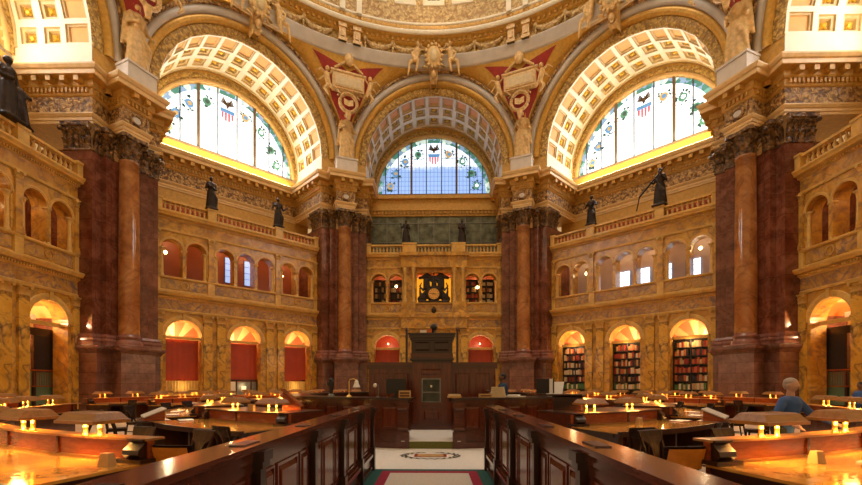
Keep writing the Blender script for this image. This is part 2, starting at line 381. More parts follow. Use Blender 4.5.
def pil(w, z0, z1, d=.13, caph=.45):
    b = MB(); b.box(-w/2, w/2, Y0-d, Y0, z0+.35, z1-caph)
    b.box(-w/2-.06, w/2+.06, Y0-d-.06, Y0, z0, z0+.22); b.box(-w/2-.03, w/2+.03, Y0-d-.03, Y0, z0+.22, z0+.35)
    b.cm = 1
    rows = [(w/2-.01, d, z1-caph), (w/2+.02, d+.03, z1-caph+.04), (w/2-.01, d, z1-caph+.08), (w/2, d+.01, z1-.2*caph), (w/2+.09, d+.10, z1-.12*caph), (w/2+.09, d+.10, z1)]
    b.grid([[(-a, Y0, z), (-a, Y0-e, z), (a, Y0-e, z), (a, Y0, z)] for a, e, z in rows])
    k = 3
    for i in range(k):
        for q_, (h0, h1) in enumerate(((.1, .55), (.35, .8))):
            x = (-w/2+w*(i+.5)/k) if q_ == 0 else (-w/2+w*(i+.0 if i else .04)/k*1.0)
            b.grid([[(x-.06, Y0-d-.01, z1-caph*(1-h0)), (x+.06, Y0-d-.01, z1-caph*(1-h0))], [(x-.07, Y0-d-.04, z1-caph*(1-h1)), (x+.07, Y0-d-.04, z1-caph*(1-h1))], [(x-.04, Y0-d-.10, z1-caph*(1-h1)+.02), (x+.04, Y0-d-.10, z1-caph*(1-h1)+.02)]])
    for sx in (-1, 1):
        b.tube([(sx*w/2, Y0-d-.10, z1-.24*caph), (sx*w/2, Y0-d+.0, z1-.24*caph)], .07, 8)
    return b
ME['lowpil'] = pil(.50, 0.0, 5.98).mesh('pilaster', [M['pilaster'], M['siena_light']])
ME['uppil'] = pil(.30, 8.15, 10.87, .10, .34).mesh('upper_pilaster', [M['siena'], M['siena_light']])
cl = MB(); cl.lathe([(.13, 8.15), (.13, 8.24), (.10, 8.30), (.085, 9.6), (.09, 9.62), (.10, 9.66), (.14, 9.78), (.15, 9.80), (.15, 9.87)], (0, Y0+.10, 0), 12)
cl.box(-.15, .15, Y0-.02, Y0+.25, 9.80, 9.88)
ME['colonnette'] = cl.mesh('colonnette', [M['siena_light']], True)
jm = MB()   # impost blocks and transom of a lower arch
jm.box(-1.0, 1.0, Y0+.35, Y0+.5, 4.42, 4.60); jm.box(-1.06, -.94, Y0-.05, Y1, 4.45, 4.60); jm.box(.94, 1.06, Y0-.05, Y1, 4.45, 4.60)
ME['transom'] = jm.mesh('transom', M['siena_light'])
ba = MB(); ba.lathe([(.08, 0), (.08, .05), (.04, .08), (.095, .2), (.04, .38), (.04, .42), (.075, .46), (.075, .50)], (0, 0, 0), 8)
ME['baluster'] = ba.mesh('baluster', M['siena_light'], True)
def part_local(name, me, par, x=0, y=0, z=0):
    o = bpy.data.objects.new(name, me); COL.objects.link(o); o.parent = par; o.location = (x, y, z); return o
for face, rz in FACES:
    w = link('wall_'+face, ME['slab_clock' if face == 'back' else 'slab'], None, (0, 0, 0), rz, kind='structure', label='%s two-storey marble arcade screen' % WORD[face])
    for nm, k in (('cornice', 'lowcornice'), ('frieze', 'lowfrieze'), ('parapet_panel', 'panels'), ('sill', 'sill'), ('upper_cornice', 'upcornice'), ('upper_frieze', 'upfrieze')):
        part_local(nm, ME[k], w)
    for c in LOWC:
        part_local('arch_moulding', ME['lowarch'], w, c); part_local('transom', ME['transom'], w, c)
    for c in (UPC if face != 'back' else [-4.41, -3.05, 3.05, 4.41]): part_local('upper_arch_moulding', ME['uparch'], w, c)
    for x in (-5.18, -2.42, -1.62, 1.62, 2.42, 5.18): part_local('pilaster', ME['lowpil'], w, x)
    for x in (-5.25, -2.22, 2.22, 5.25): part_local('upper_pilaster', ME['uppil'], w, x)
    for x in ((-3.73, 3.73, -.68, .68, -5.0+.06, 4.94, -2.55, 2.55, -1.87, 1.87) if face != 'back' else (-3.73, 3.73, -4.94, 4.94)): part_local('colonnette', ME['colonnette'], w, x)
    bl = thing('balustrade', 'marble balustrade with turned balusters on top of the %s arcade' % WORD[face], 'balustrade', (0, 0, 0), rz, 'balustrades over the arcades')
    rb = MB()
    for z0, z1, d in ((12.0, 12.12, .16), (12.60, 12.72, .17)): rb.box(-HW, HW, Y0-d-.06, Y0+d-.06, z0, z1)
    obj('rail', rb, M['siena_light'], bl)
    bk2 = face == 'back'; xi = 1.36 if bk2 else 1.94
    for x in (-5.25, -2.22, 2.22, 5.25):
        if bk2 and abs(x) < 3:
            x = x*.865; pb_ = MB(); pb_.box(x-.54, x+.54, Y0-.50, Y0+.14, 12.0, 12.66); pb_.box(x-.58, x+.58, Y0-.54, Y0+.18, 12.66, 12.78); obj('pedestal', pb_, M['siena_light'], bl); continue
        pb_ = MB(); pb_.box(x-.26, x+.26, Y0-.30, Y0+.14, 12.0, 12.66); pb_.box(x-.30, x+.30, Y0-.34, Y0+.18, 12.66, 12.78); obj('pedestal', pb_, M['siena_light'], bl)
    if face in ('back_left', 'back_right'):
        bk_ = MB(); bk_.box(-5, 5, Y0+.25, Y0+.3, 12.0, 12.58); obj('backing', bk_, M['redbal'], bl)
    for x0, x1 in ((-4.95, -2.5), (-xi, xi), (2.5, 4.95)):
        n = int((x1-x0)/.27)
        for i in range(n): part_local('baluster', ME['baluster'], bl, x0+(i+.5)*(x1-x0)/n, Y0-.06, 12.11)
# central bay of the far screen: paired columns round the clock
wb = bpy.data.objects['wall_back']
cb = MB(); cb.box(-2.75, 2.75, Y0-.45, Y0, 6.9, 7.22); cb.box(-2.55, -1.45, Y0-.40, Y0, 7.22, 8.15); cb.box(1.45, 2.55, Y0-.40, Y0, 7.22, 8.15)
cb.box(-2.6, 2.6, Y0-.42, Y0, 10.85, 11.9); cb.box(-2.75, 2.75, Y0-.6, Y0, 11.75, 12.03); cb.box(-2.6, 2.6, Y0-.36, Y0, 6.05, 6.9)
obj('centre_bay', cb, M['siena'], wb)
for x in (-2.3, -1.62, 1.62, 2.3):
    c = MB(); c.lathe([(.17, 8.15), (.17, 8.28), (.13, 8.34), (.115, 10.45), (.13, 10.47), (.13, 10.52), (.19, 10.78), (.19, 10.85)], (x, Y0-.24, 0), 14); obj('bay_column', c, M['siena_light'], wb, True)
for x in (-1.95, 1.95):
    c = MB(); c.box(x-.6, x+.6, Y0-.06, Y0+.02, 8.15, 10.85); obj('bay_panel', c, M['siena'], wb)
# ------------------------------------------------------------------ galleries behind the screens
def gallery(face, rz):
    g = link('wall_gallery_'+face, None, None, (0, 0, 0), rz, kind='structure', label='inner gallery wall behind the %s arcade' % WORD[face])
    low = {'back': 'redwall', 'back_left': 'redwall', 'left': 'ochrewall', 'right': 'ochrewall', 'back_right': 'ochrewall'}[face]
    b = MB(); b.box(-5.6, 5.6, 20.35, 20.5, 0, 6.0); obj('lower_wall', b, M[low], g)
    b = MB(); b.box(-5.6, 5.6, 20.25, 20.35, 4.35, 6.0); obj('painted_lunette', b, M['redwall'] if face == 'back' else M['psector'] if 'back' in face else M['ochrewall'], g)
    b = MB(); b.box(-5.6, 5.6, 20.6, 20.75, 8.1, 12.0); obj('upper_wall', b, M['hazewall' if face == 'back_right' else 'brownwall'], g)
    b = MB(); b.box(-5.6, 5.6, Y1, 20.7, 7.3, 8.12); b.box(-5.6, 5.6, Y1, 20.7, 11.7, 12.0)
    for x in (-5.65, 5.5): b.box(x, x+.15, Y1, 20.7, 0, 12)
    for x in (-1.9, 1.9): b.box(x-.12, x+.12, Y1, 20.4, 0, 6)
    obj('gallery_floor', b, M['ochrewall'], g)
    v = MB()
    for c in LOWC: v.arc(c, 4.15, [(1.75, Y1-.05), (1.75, 20.4)], 18)
    obj('painted_vault', v, M['pvault'], g, True)
    return g
for face, rz in FACES: gallery(face, rz)
def face_pt(face, x, y, z=0):
    a = dict(FACES)[face]; return (x*cos(a)-y*sin(a), x*sin(a)+y*cos(a), z)
# left diagonal: red hangings, yellow curtains and a notice board
hang = MB()
n = 24
hang.grid([[(-.98+1.96*i/n, .008*sin(i*1.7), z) for i in range(n+1)] for z in (1.95, 4.42)])
curt = MB(); n = 40; curt.grid([[(-.98+1.96*i/n, .05*sin(i*1.9), z) for i in range(n+1)] for z in (.05, 1.85)])
mh = hang.mesh('red_hanging', M['redwall'], True); mc = curt.mesh('yellow_curtain', M['curtain'], True)
for i, c in enumerate(LOWC):
    w_ = ['left', 'middle', 'right'][i]
    p = face_pt('back_left', c, Y0+.62)
    o = link('screen_panel', mh, None, p, pi/4, label='deep red panel filling the %s lower arch of the left diagonal arcade' % w_, category='panel', group='red panels in the left diagonal arches')
    if i != 1: link('curtain', mc, None, p, pi/4, label='pleated yellow curtain below the red panel in the %s arch of the left diagonal arcade' % w_, category='curtain', group='yellow curtains in the left arcade')
dr = thing('doorway_screen', 'glazed doorway with a white notice under the middle red panel at left', 'door', face_pt('back_left', 0, Y0+.55), pi/4)
b = MB()
for x in (-.98, -.5, .5, .9): b.box(x, x+.08, -.05, .05, 0, 1.9)
b.box(-.98, .98, -.05, .05, 1.82, 1.95); obj('frame', b, M['mahogd'], dr)
b = MB(); b.box(-.9, -.5, -.02, .02, 0, 1.8); obj('ivory_panel', b, M['ivory'], dr)  # plain ivory panel beside the pane
b = MB(); b.box(-.4, .48, -.02, .02, 0, 1.8); b.box(.6, .9, -.02, .02, 0, 1.8); obj('pane', b, M['steel'], dr)
b = MB(); b.box(-.12, .2, -.05, -.03, 1.1, 1.5); obj('notice', b, M['white'], dr)
for face, sx in (('left', 1), ('right', -1)):
    p = face_pt(face, 4.4*sx, Y0+.80); dt = thing('gallery_doorway', 'dark doorway with green wall beyond in the %s side arch' % face, 'doorway', p, dict(FACES)[face])
    b = MB(); b.box(-.85, .85, 0, .12, 3.95, 4.3); b.box(-.6, -.48, 0, .12, 0, 3.95); b.box(.48, .6, 0, .12, 0, 3.95); obj('frame', b, M['mahogd'], dt)
    b = MB(); b.box(-.48, .48, .02, .06, 2.2, 3.95); obj('dark_glass', b, M['black'], dt)
    b = MB(); b.box(-.85, .85, .1, .14, 0, 2.2); obj('green_door', b, M['greenwall'], dt)
    b = MB(); b.box(-.85, .85, -.03, -.01, 2.26, 2.32); b.box(-.85, .85, -.03, -.01, 1.5, 1.55)
    for i in range(14): b.box(-.84+i*.125, -.82+i*.125, -.025, -.015, 1.5, 2.3)
    obj('grille', b, M['deskred'], dt)
    b = MB(); b.box(-.3, .3, .75, .78, 4.75, 5.05); obj('sign', b, M['white'], dt)
# far screen: red panels with small sconces
for i, c in enumerate((-3.75, 3.75)):
    link('screen_panel', mh, None, (c, Y0+.62, 0), 0, label='deep red panel in the lower %s arch of the far arcade' % ['left', 'right'][i], category='panel')
def bulb_lamp(name, label, loc, rz=0, s=1, cat='lamp', group=None):
    t = thing(name, label, cat, loc, rz, group)
    b = MB(); b.tube([(0, .12, 0), (0, 0, -.06), (0, 0, 0)], .02*s, 6); b.lathe([(.06*s, -.12), (.03*s, -.08)], (0, .12, .1), 10); obj('bracket', b, M['brass'], t)
    b = MB(); b.ell((0, 0, .10*s), (.12*s, .12*s, .14*s)); obj('globe', b, M['bulbw'], t, True)
    return t
for face, x, z, w_ in (('back_left', -4.55, 9.75, 'leftmost upper arch of the left diagonal arcade'), ('back_left', 3.0, 9.6, 'second upper arch from the right of the left diagonal arcade'),
                       ('back', -3.1, 9.6, 'upper bookcase left of the clock'), ('back', 3.55, 9.5, 'upper bookcase right of the clock'), ('back_right', -3.1, 9.7, 'second upper arch of the right diagonal arcade'),
                       ('back_right', 4.15, 9.9, 'last upper arch of the right diagonal arcade'), ('left', 1.2, 9.4, 'upper arch of the left arcade'), ('back', -3.75, 4.9, 'lower left arch of the far arcade'), ('back', 3.75, 4.9, 'lower right arch of the far arcade')):
    bulb_lamp('wall_lamp', 'glowing globe lamp, '+w_, face_pt(face, x, Y0+1.0 if z > 6 else Y0+.9, z), dict(FACES)[face], (.8 if z > 6 else .4), group='globe lamps in the galleries')
# ------------------------------------------------------------------ bookcases and books
BOOKC = ['bk_red', 'bk_brown', 'bk_tan', 'bk_cream', 'bk_dark', 'bk_green', 'bk_orange', 'bk_blue']
BW = dict(bk_red='dark red', bk_brown='brown', bk_tan='tan', bk_cream='cream', bk_dark='black', bk_green='green', bk_orange='orange', bk_blue='navy')
bm_cache = {}
def bookmesh(k):
    if k not in bm_cache:
        b = MB(); b.box(-.5, .5, 0, .2, 0, 1)
        b.box(-.5, .5, -.012, .0, .1, .14); b.box(-.5, .5, -.012, 0, .82, .86)
        bm_cache[k] = b.mesh('book', M[k])
    return bm_cache[k]
nbooks = 0
def bookcase(face, x0, x1, y, z0, rows, step, per, place, pal, stuffed=False):
    global nbooks
    rz = dict(FACES)[face]; w = x1-x0
    t = thing('bookcase', 'dark bookcase full of books '+place, 'bookcase', face_pt(face, x0, y), rz, 'bookcases in the arches')
    zt = z0+rows*step
    b = MB()
    zb_ = 0 if z0 < 5 else z0-.04
    for x in (0, w/2, w): b.box(x-.025, x+.025, 0, .3, zb_, zt+.05)
    b.box(0, w, .28, .31, zb_, zt+.05); obj('case', b, M['shelfw'], t)
    for r in range(rows+1):
        b = MB(); b.box(0, w, 0, .3, z0+r*step-.03, z0+r*step); obj('shelf', b, M['shelfw'], t)
    for r in range(rows):
        x = .05; i = 0
        while x < w-.14 and i < per:
            bw = w/per*random.uniform(.75, 1.05); h = step*random.uniform(.55, .82)
            if abs(x+bw/2-w/2) < bw/2+.03: x = w/2+.035
            if x+bw > w-.02: break
            k = random.choice(pal[r % len(pal)])
            px = face_pt(face, x0+x+bw/2, y+.04)
            o = link('book', bookmesh(k), None, (px[0], px[1], z0+r*step+.002), rz)
            o.scale = (bw*.94, 1, h)
            o['label'] = '%s book, %s from left, %s shelf up, bookcase %s' % (BW[k], ordw(i), ordw(r), place)
            o['category'] = 'book'; o['group'] = 'books in the bookcase '+place
            nbooks += 1; x += bw+.004; i += 1
A_ = ['bk_brown', 'bk_tan', 'bk_red', 'bk_cream', 'bk_dark', 'bk_orange']; RR = ['bk_red', 'bk_red', 'bk_orange', 'bk_tan']; GG = ['bk_green', 'bk_cream', 'bk_green', 'bk_tan']
for i, c in enumerate(LOWC):
    bookcase('back_right', c-.96, c+.96, Y0+.55, 1.3, 6, .52, 14, 'in %s arch, right' % ['first', 'middle', 'third'][i], [GG, A_, RR if i == 2 else A_, RR if i == 2 else A_, A_, A_])
bookcase('right', -5.27, -4.98, Y0+.79, 1.0, 6, .5, 2, 'at the far right', [A_, RR, A_])
bookcase('back', -4.9, -3.76, Y0+1.0, 8.2, 4, .5, 6, 'over arch, far left', [A_, ['bk_brown', 'bk_dark', 'bk_tan']])
bookcase('back', -3.6, -2.5, Y0+1.0, 8.2, 4, .5, 6, 'left of clock', [A_, ['bk_brown', 'bk_dark', 'bk_tan']])
bookcase('back', 2.5, 3.62, Y0+1.0, 8.2, 4, .5, 6, 'right of clock', [RR, RR])
bookcase('back', 3.76, 4.9, Y0+1.0, 8.2, 4, .5, 5, 'over arch, far right', [['bk_tan', 'bk_cream', 'bk_orange'], ['bk_tan', 'bk_cream']])
# bright inner windows seen through the upper right arches, stained ones through the left
for face, xs, zz, mt, nm, lb in (('back_right', (-1.1, .25, 1.6, 3.3, 4.75), (8.3, 9.3), 'daywin', 'bright daylit window', 'right'), ('back_left', (-.1, 1.25), (8.9, 10.2), 'daywinb', 'blue leaded window', 'left')):
    for i, x in enumerate(xs):
        p = face_pt(face, x+(.1 if face == 'back_right' else 0), 20.55)
        w = link('window_gallery', None, None, p, dict(FACES)[face], kind='structure', label=nm+' behind the upper %s arcade' % lb)
        b = MB(); b.box(-.42, .42, -.03, .0, zz[0], zz[1]+.5); obj('pane', b, M[mt], w)
        b = MB()
        for sx in (-.45, .42): b.box(sx, sx+.03, -.06, 0, zz[0], zz[1]+.5)
        for k in range(5): b.box(-.42, .42, -.05, -.03, zz[0]+k*(zz[1]+.5-zz[0])/4-.01, zz[0]+k*(zz[1]+.5-zz[0])/4+.01)
        b.box(-.01, .01, -.05, -.03, zz[0], zz[1]+.5); obj('glazing_bar', b, M['lead'], w)
# ------------------------------------------------------------------ upper alcoves: wall, ledge cornice, coffered vault, lunette window
VZ = 18.8; VR = 5.3; WZ = 18.35; WR = 4.95; YB = 21.4; WK = 1.042
aw = MB()
aw.box(-6.4, 6.4, YB, YB+.3, 12.0, 18.2)
N = 32
pts = [(WR*cos(pi*j/N), WZ+WR*sin(pi*j/N)) for j in range(N+1)]
for j in range(N):
    (xa, za), (xb, zb) = pts[j], pts[j+1]
    oa = (6.4*cos(pi*j/N), WZ+7.4*sin(pi*j/N)); ob = (6.4*cos(pi*(j+1)/N), WZ+7.4*sin(pi*(j+1)/N))
    aw.q((xa, YB, za), (xb, YB, zb), (ob[0], YB, ob[1]), (oa[0], YB, oa[1]))
    aw.q((xa, YB, za), (xb, YB, zb), (xb, YB+.4, zb), (xa, YB+.4, za))
ME['awall'] = aw.mesh('alcove_wall', M['mould'])
def awall_for(face):
    if face != 'back': return ME['awall']
    return ME['awall']
ENT = [(0, 14.8), (.05, 14.8), (.05, 14.93), (.09, 14.94), (.09, 15.08), (.13, 15.1), (.20, 15.22), (.20, 15.27), (.06, 15.29)]
FRZ = [(.06, 15.29), (.06, 16.12)]
DEN = [(.06, 16.12), (.12, 16.16), (.14, 16.22), (.14, 16.5), (.22, 16.52)]
COR = [(.22, 16.52), (.26, 16.60), (.26, 16.85), (.60, 16.88)]
LIP = [(.60, 16.88), (.64, 16.90), (.64, 17.10), (.70, 17.14), (.76, 17.28), (.76, 17.36), (-.3, 17.40)]
def ent_parts(path, key):
    out = {}
    b = MB(); b.sweep(path, ENT); out['architrave'] = b.mesh('architrave', M['lip'])
    b = MB(); b.sweep(path, FRZ); out['frieze'] = b.mesh('frieze', M['entab'])
    b = MB(); b.sweep(path, DEN); b.sweep(path, COR)
    # dentils and modillions along every edge
    for i in range(len(path)-1):
        p = Vector(path[i]); q = Vector(path[i+1]); d = (q-p); L = d.length
        if L < .5: continue
        d.normalize(); nrm = Vector((-d.y, d.x))
        def blk(s0, s1, o0, o1, z0, z1):
            P = [p+d*s0+nrm*o0, p+d*s1+nrm*o0, p+d*s1+nrm*o1, p+d*s0+nrm*o1]
            lo = [(v.x, v.y, z0) for v in P]; hi = [(v.x, v.y, z1) for v in P]
            b.q(*lo); b.q(*hi)
            for a in range(4): b.q(lo[a], lo[(a+1) % 4], hi[(a+1) % 4], hi[a])
        n = max(1, int(L/.2))
        for k in range(n): s = (k+.5)*L/n; blk(s-.055, s+.055, .13, .24, 16.27, 16.48)
        n = max(1, int(L/.62))
        for k in range(n): s = (k+.5)*L/n; blk(s-.12, s+.12, .25, .58, 16.62, 16.86)
    out['dentil_course'] = b.mesh('dentil_course', M['gilt'] if False else M['mould'])
    b = MB(); b.sweep(path, LIP); out['cornice_lip'] = b.mesh('cornice_lip', M['lip'])
    return out
back_ent = ent_parts([(-5.35, YB), (5.35, YB)][::-1], 'b')
# path direction so that the left normal faces the room (-y): going +x has left normal +y, so run it reversed
# vault coffers
def coffers(b, mp, us, vs, m1, d1, m2, d2, rosette=None, skipu=1):
    """b material slots: 0 frame, 1 steps, 2 panel, 3 rosette"""
    for i in range(len(us)-1):
        for j in range(len(vs)-1):
            u0, u1, v0, v1 = us[i], us[i+1], vs[j], vs[j+1]
            def ring(ma, da, mb_, db):
                du = u1-u0; dv = v1-v0
                A = [(u0+du*ma, v0+dv*ma), (u1-du*ma, v0+dv*ma), (u1-du*ma, v1-dv*ma), (u0+du*ma, v1-dv*ma)]
                B = [(u0+du*mb_, v0+dv*mb_), (u1-du*mb_, v0+dv*mb_), (u1-du*mb_, v1-dv*mb_), (u0+du*mb_, v1-dv*mb_)]
                for k in range(4):
                    b.q(mp(*A[k], da), mp(*A[(k+1) % 4], da), mp(*B[(k+1) % 4], db), mp(*B[k], db))
            b.cm = 0; ring(0, 0, m1, 0)
            b.cm = 1; ring(m1, 0, m1+.02, d1); ring(m1+.02, d1, m2, d1); ring(m2, d1, m2+.03, d2)
            b.cm = 2; a = m2+.03; du = u1-u0; dv = v1-v0
            b.q(mp(u0+du*a, v0+dv*a, d2), mp(u1-du*a, v0+dv*a, d2), mp(u1-du*a, v1-dv*a, d2), mp(u0+du*a, v1-dv*a, d2))
            if rosette:
                b.cm = 3; c = Vector(mp((u0+u1)/2, (v0+v1)/2, d2-.02)); b.ell(c, (rosette,)*3, 8, 5)
                for k in range(4):
                    t = k*pi/2+pi/4; q_ = mp((u0+u1)/2+du*.13*cos(t), (v0+v1)/2+dv*.13*sin(t), d2-.01); b.ell(q_, (rosette*.55,)*3, 6, 4)
def vm(r0):
    return lambda u, v, d: ((r0+d)*cos(u), v, VZ+(r0+d)*sin(u))
fb = MB(); us = [pi*i/15 for i in range(16)]
coffers(fb, vm(VR), us, [17.24, 18.7], .10, .08, .17, .16)
fb.cm = 0; fb.arc(0, VZ, [(VR, 18.7), (VR+.12, 18.72)], 45)
for sx in (-1, 1):
    x0, x1 = sorted((sx*VR, sx*(VR+1.6))); fb.box(x0, x1, 17.24, 18.72, 17.9, VZ); fb.cm = 2; fb.box(x0, x1, 17.3, 18.7, 17.36, 17.9); fb.cm = 0
    x0, x1 = sorted((sx*(VR-.05), sx*(VR+1.6))); fb.box(x0, x1, 17.18, 18.76, 17.84, 17.96)
ME['vfront'] = fb.mesh('front_coffer_band', [M['ivory'], M['cofin'], M['peach']])
vb = MB(); coffers(vb, vm(VR+.12), us, [18.72, 19.95, 21.18], .15, .10, .27, .24, .15)
vb.cm = 0
for sx in (-1, 1): x0, x1 = sorted((sx*(VR+.12), sx*(VR+1.6))); vb.box(x0, x1, 18.4, YB+.1, 17.36, VZ)
vb.cm = 1; vb.arc(0, VZ, [(VR+.12, 21.18), (VR+.06, 21.22), (VR+.06, YB)], 45)
ME['vault'] = vb.mesh('coffered_vault', [M['ivory'], M['cofin'], M['cofp'], M['gold']])
wa = MB(); wa.arc(0, WZ, [(WR, YB+.1), (WR, YB-.06), (WR+.22, YB-.10), (WR+.25, YB-.03)], 40); ME['winarch1'] = wa.mesh('window_arch_moulding', M['lip'], True)
wa = MB(); wa.arc(0, WZ, [(WR+.25, YB-.03), (WR+.27, YB-.09), (WR+.62, YB-.09), (WR+.66, YB-.02)], 40); ME['winarch2'] = wa.mesh('window_relief_band', M['giltrel'], True)
# front archivolt on the octagon plane
OA = 16.6; CL = OA*math.tan(pi/8)
def archm(name, prof, mat, n=48, a0=-.02):
    b = MB(); b.arc(0, VZ, prof, n, a0, pi-a0, CL); return b.mesh(name, mat, True)
AV = [('relief_archivolt', [(VR, 17.26), (VR+.01, 17.16), (VR+.48, 17.02), (VR+.52, 17.06)], 'giltrel'),
      ('gilt_archivolt', [(VR+.52, 17.06), (VR+.53, 16.92), (VR+.66, 16.76), (VR+.82, 16.74), (VR+.92, 16.84)], 'gilt'),
      ('stone_archivolt', [(VR+.92, 16.84), (VR+.93, 16.62), (VR+1.28, 16.56), (VR+1.28, 16.62)], 'grey'),
      ('bead_archivolt', [(VR+1.28, 16.60), (VR+1.30, 16.46), (VR+1.42, 16.42), (VR+1.47, 16.5), (VR+1.55, 16.58)], 'entab')]
AVM = [(n, archm(n, p, M[m])) for n, p, m in AV]
# solid spandrel wall between the jamb and the octagon corner, below the archivolt
sp = MB()
for sx in (-1, 1):
    sp.q((sx*VR, 17.2, 17.3), (sx*CL, 16.66, 17.3), (sx*CL, 16.66, VZ), (sx*VR, 17.2, VZ))
ME['spandrel'] = sp.mesh('spandrel_wall', M['mould'])
# keystone console
ks = MB(); ks.grid([[(-a, OA+.3, z), (-a, OA-.1-d, z), (a, OA-.1-d, z), (a, OA+.3, z)] for a, d, z in ((.20, .20, 24.35), (.26, .40, 24.55), (.28, .33, 24.9), (.34, .6, 25.4), (.38, .62, 25.65))])
ks.ell((0, OA-.62, 24.9), (.2, .18, .3)); ME['key'] = ks.mesh('keystone', M['statplast'])
# window
def disc(b, x, z, r, y, n=10):
    b.q(*[(x+r*cos(2*pi*j/n), y, z+r*sin(2*pi*j/n)) for j in range(n)])
pm = MB(); pm.q(*[(WR*cos(pi*j/40), YB+.22, WZ+WR*sin(pi*j/40)) for j in range(41)])
ME['paneb'] = pm.mesh('pane_blue', M['winb']); ME['paned'] = pm.mesh('pane_day', M['wind'])
tk = MB(); tn = MB()
for x in (WK*q_ for q_ in (-1.9, 1.9)): h = sqrt(WR*WR-x*x); tk.box(x-.09, x+.09, YB+.05, YB+.2, WZ, WZ+h)
for x in (WK*q_ for q_ in (-4.1, -3.0, -.65, .65, 3.0, 4.1)): h = sqrt(WR*WR-x*x); tn.box(x-.035, x+.035, YB+.10, YB+.2, WZ, WZ+h)
tk.box(-WR, WR, YB-.05, YB+.25, WZ-.16, WZ)
ME['mull'] = tk.mesh('mullion', M['mullion']); ME['bars'] = tn.mesh('iron_bar', M['lead'])
GC = [emit('glass_'+n_, c, s) for n_, c, s in (('green', (.08, .24, .16), .8), ('blue', (.10, .26, .50), .8), ('amber', (.50, .36, .16), .7), ('red', (.80, .10, .12), 1.0), ('pale', (.85, .9, 1), 1.4), ('dark', (.05, .10, .09), .5))]
def medallion(x, z, i):
    b = MB(); y = YB+.19
    b.cm = 5
    rg = random.Random(i)
    for j in range(11): t = rg.uniform(0, 6.28); q_ = rg.uniform(.8, 1.35); disc(b, x+.34*cos(t)*q_, z+.38*sin(t)*q_, rg.uniform(.04, .12), y, 6)
    b.cm = [1, 0, 2, 0][i % 4]; disc(b, x, z, .30, y-.005)
    b.cm = [2, 5, 1, 4][i % 4]; disc(b, x+.03, z+.02, .15, y-.01)
    b.cm = 5
    for s_ in (-1, 1): b.tube([(x, z and y, z-.3), (x+s_*.3, y, z-.42), (x+s_*.55, y, z-.30)], .02, 4); b.tube([(x+s_*.2, y, z+.25), (x+s_*.45, y, z+.42)], .02, 4)
    return b
MEDP = [(x*WK, WZ+(z-17.7)*WK) for x, z in [(-2.44, 20.5), (-1.35, 21.1), (1.25, 21.1), (2.4, 20.5), (-3.25, 19.5), (3.15, 19.5), (-3.7, 18.45), (3.6, 18.45)]]
MEDM = [medallion(x, z, i).mesh('shield_medallion', GC) for i, (x, z) in enumerate(MEDP)]
es = MB(); y = YB+.18
es.cm = 4; es.q((-.5, y, 21.2), (.5, y, 21.2), (.46, y, 20.6), (0, y, 20.15), (-.46, y, 20.6))
es.cm = 3
for k in range(4): x = -.345+k*.23; es.q((x-.085, y-.01, 20.95), (x+.085, y-.01, 20.95), (x+.07, y-.01, 20.5 if k in (0, 3) else 20.32), (x-.07, y-.01, 20.5 if k in (0, 3) else 20.32))
es.cm = 1; es.q((-.52, y-.015, 21.22), (.52, y-.015, 21.22), (.5, y-.015, 20.93), (-.5, y-.015, 20.93))
ES = es.mesh('striped_shield', GC)
ea = MB(); ea.cm = 2
ea.ell((0, y-.02, 21.5), (.10, .03, .24), 8, 6); ea.ell((.03, y-.03, 21.78), (.06, .03, .07), 6, 4)
for s_ in (-1, 1):
    for k in range(5): ea.q((s_*.06, y-.02, 21.45+.05*k), (s_*(.50-.04*k), y-.02, 21.60+.10*k), (s_*(.46-.04*k), y-.02, 21.68+.10*k), (s_*.06, y-.02, 21.52+.05*k))
EA = ea.mesh('eagle', [GC[0], GC[1], plain('brown_glass', (.12, .08, .05), .4)])
for wi, (face, rz) in enumerate(FACES):
    a = link('wall_alcove_'+face, ME['awall'], None, (0, 0, 0), rz, kind='structure', label='upper alcove wall of the %s arch' % WORD[face])
    for k, me in back_ent.items():
        part_local(k, me, a)
    part_local('window_arch_moulding', ME['winarch1'], a); part_local('window_relief_band', ME['winarch2'], a)
    v = link('ceiling_vault_'+face, ME['vault'], None, (0, 0, 0), rz, kind='structure', label='coffered barrel vault over the %s alcove' % WORD[face])
    part_local('front_coffer_band', ME['vfront'], v)
    t = link('trim_arch_'+face, AVM[0][1], None, (0, 0, 0), rz, kind='structure', label='moulded arch framing the %s alcove' % WORD[face])
    for n_, me in AVM[1:]: part_local(n_, me, t)
    part_local('spandrel_wall', ME['spandrel'], t); part_local('keystone', ME['key'], t)
    w = link('window_%d' % (wi+1), ME['paneb'] if face == 'back' else ME['paned'], None, (0, 0, 0), rz, kind='structure', label='half-round stained glass window in the %s arch' % WORD[face])
    part_local('mullion', ME['mull'], w); part_local('iron_bar', ME['bars'], w)
    if face in ('back', 'back_left', 'back_right'):
        for m_ in MEDM: part_local('shield_medallion', m_, w)
        part_local('striped_shield', ES, w, 0, 0, .72); part_local('eagle', EA, w, 0, 0, .72)
    if face != 'back':
        # light trough along the ledge (real cove lamps behind the cornice lip)
        c = MB(); c.box(-4.6, 4.6, YB-.55, YB-.43, 17.42, 17.47)
        cv = obj('cove_lamp', c, M['cove'], None, False, (0, 0, 0), rz, label='long warm light strip on the cornice ledge under the %s window' % WORD[face], category='light', group='cove lights under the windows')
    if face in ('left', 'right'):
        b = MB(); xg = 3.7 if face == 'left' else -3.7
        b.box(xg-.45, xg+.45, YB-.06, YB, 14.25, 14.62); obj('air_grille', b, M['black'], a)
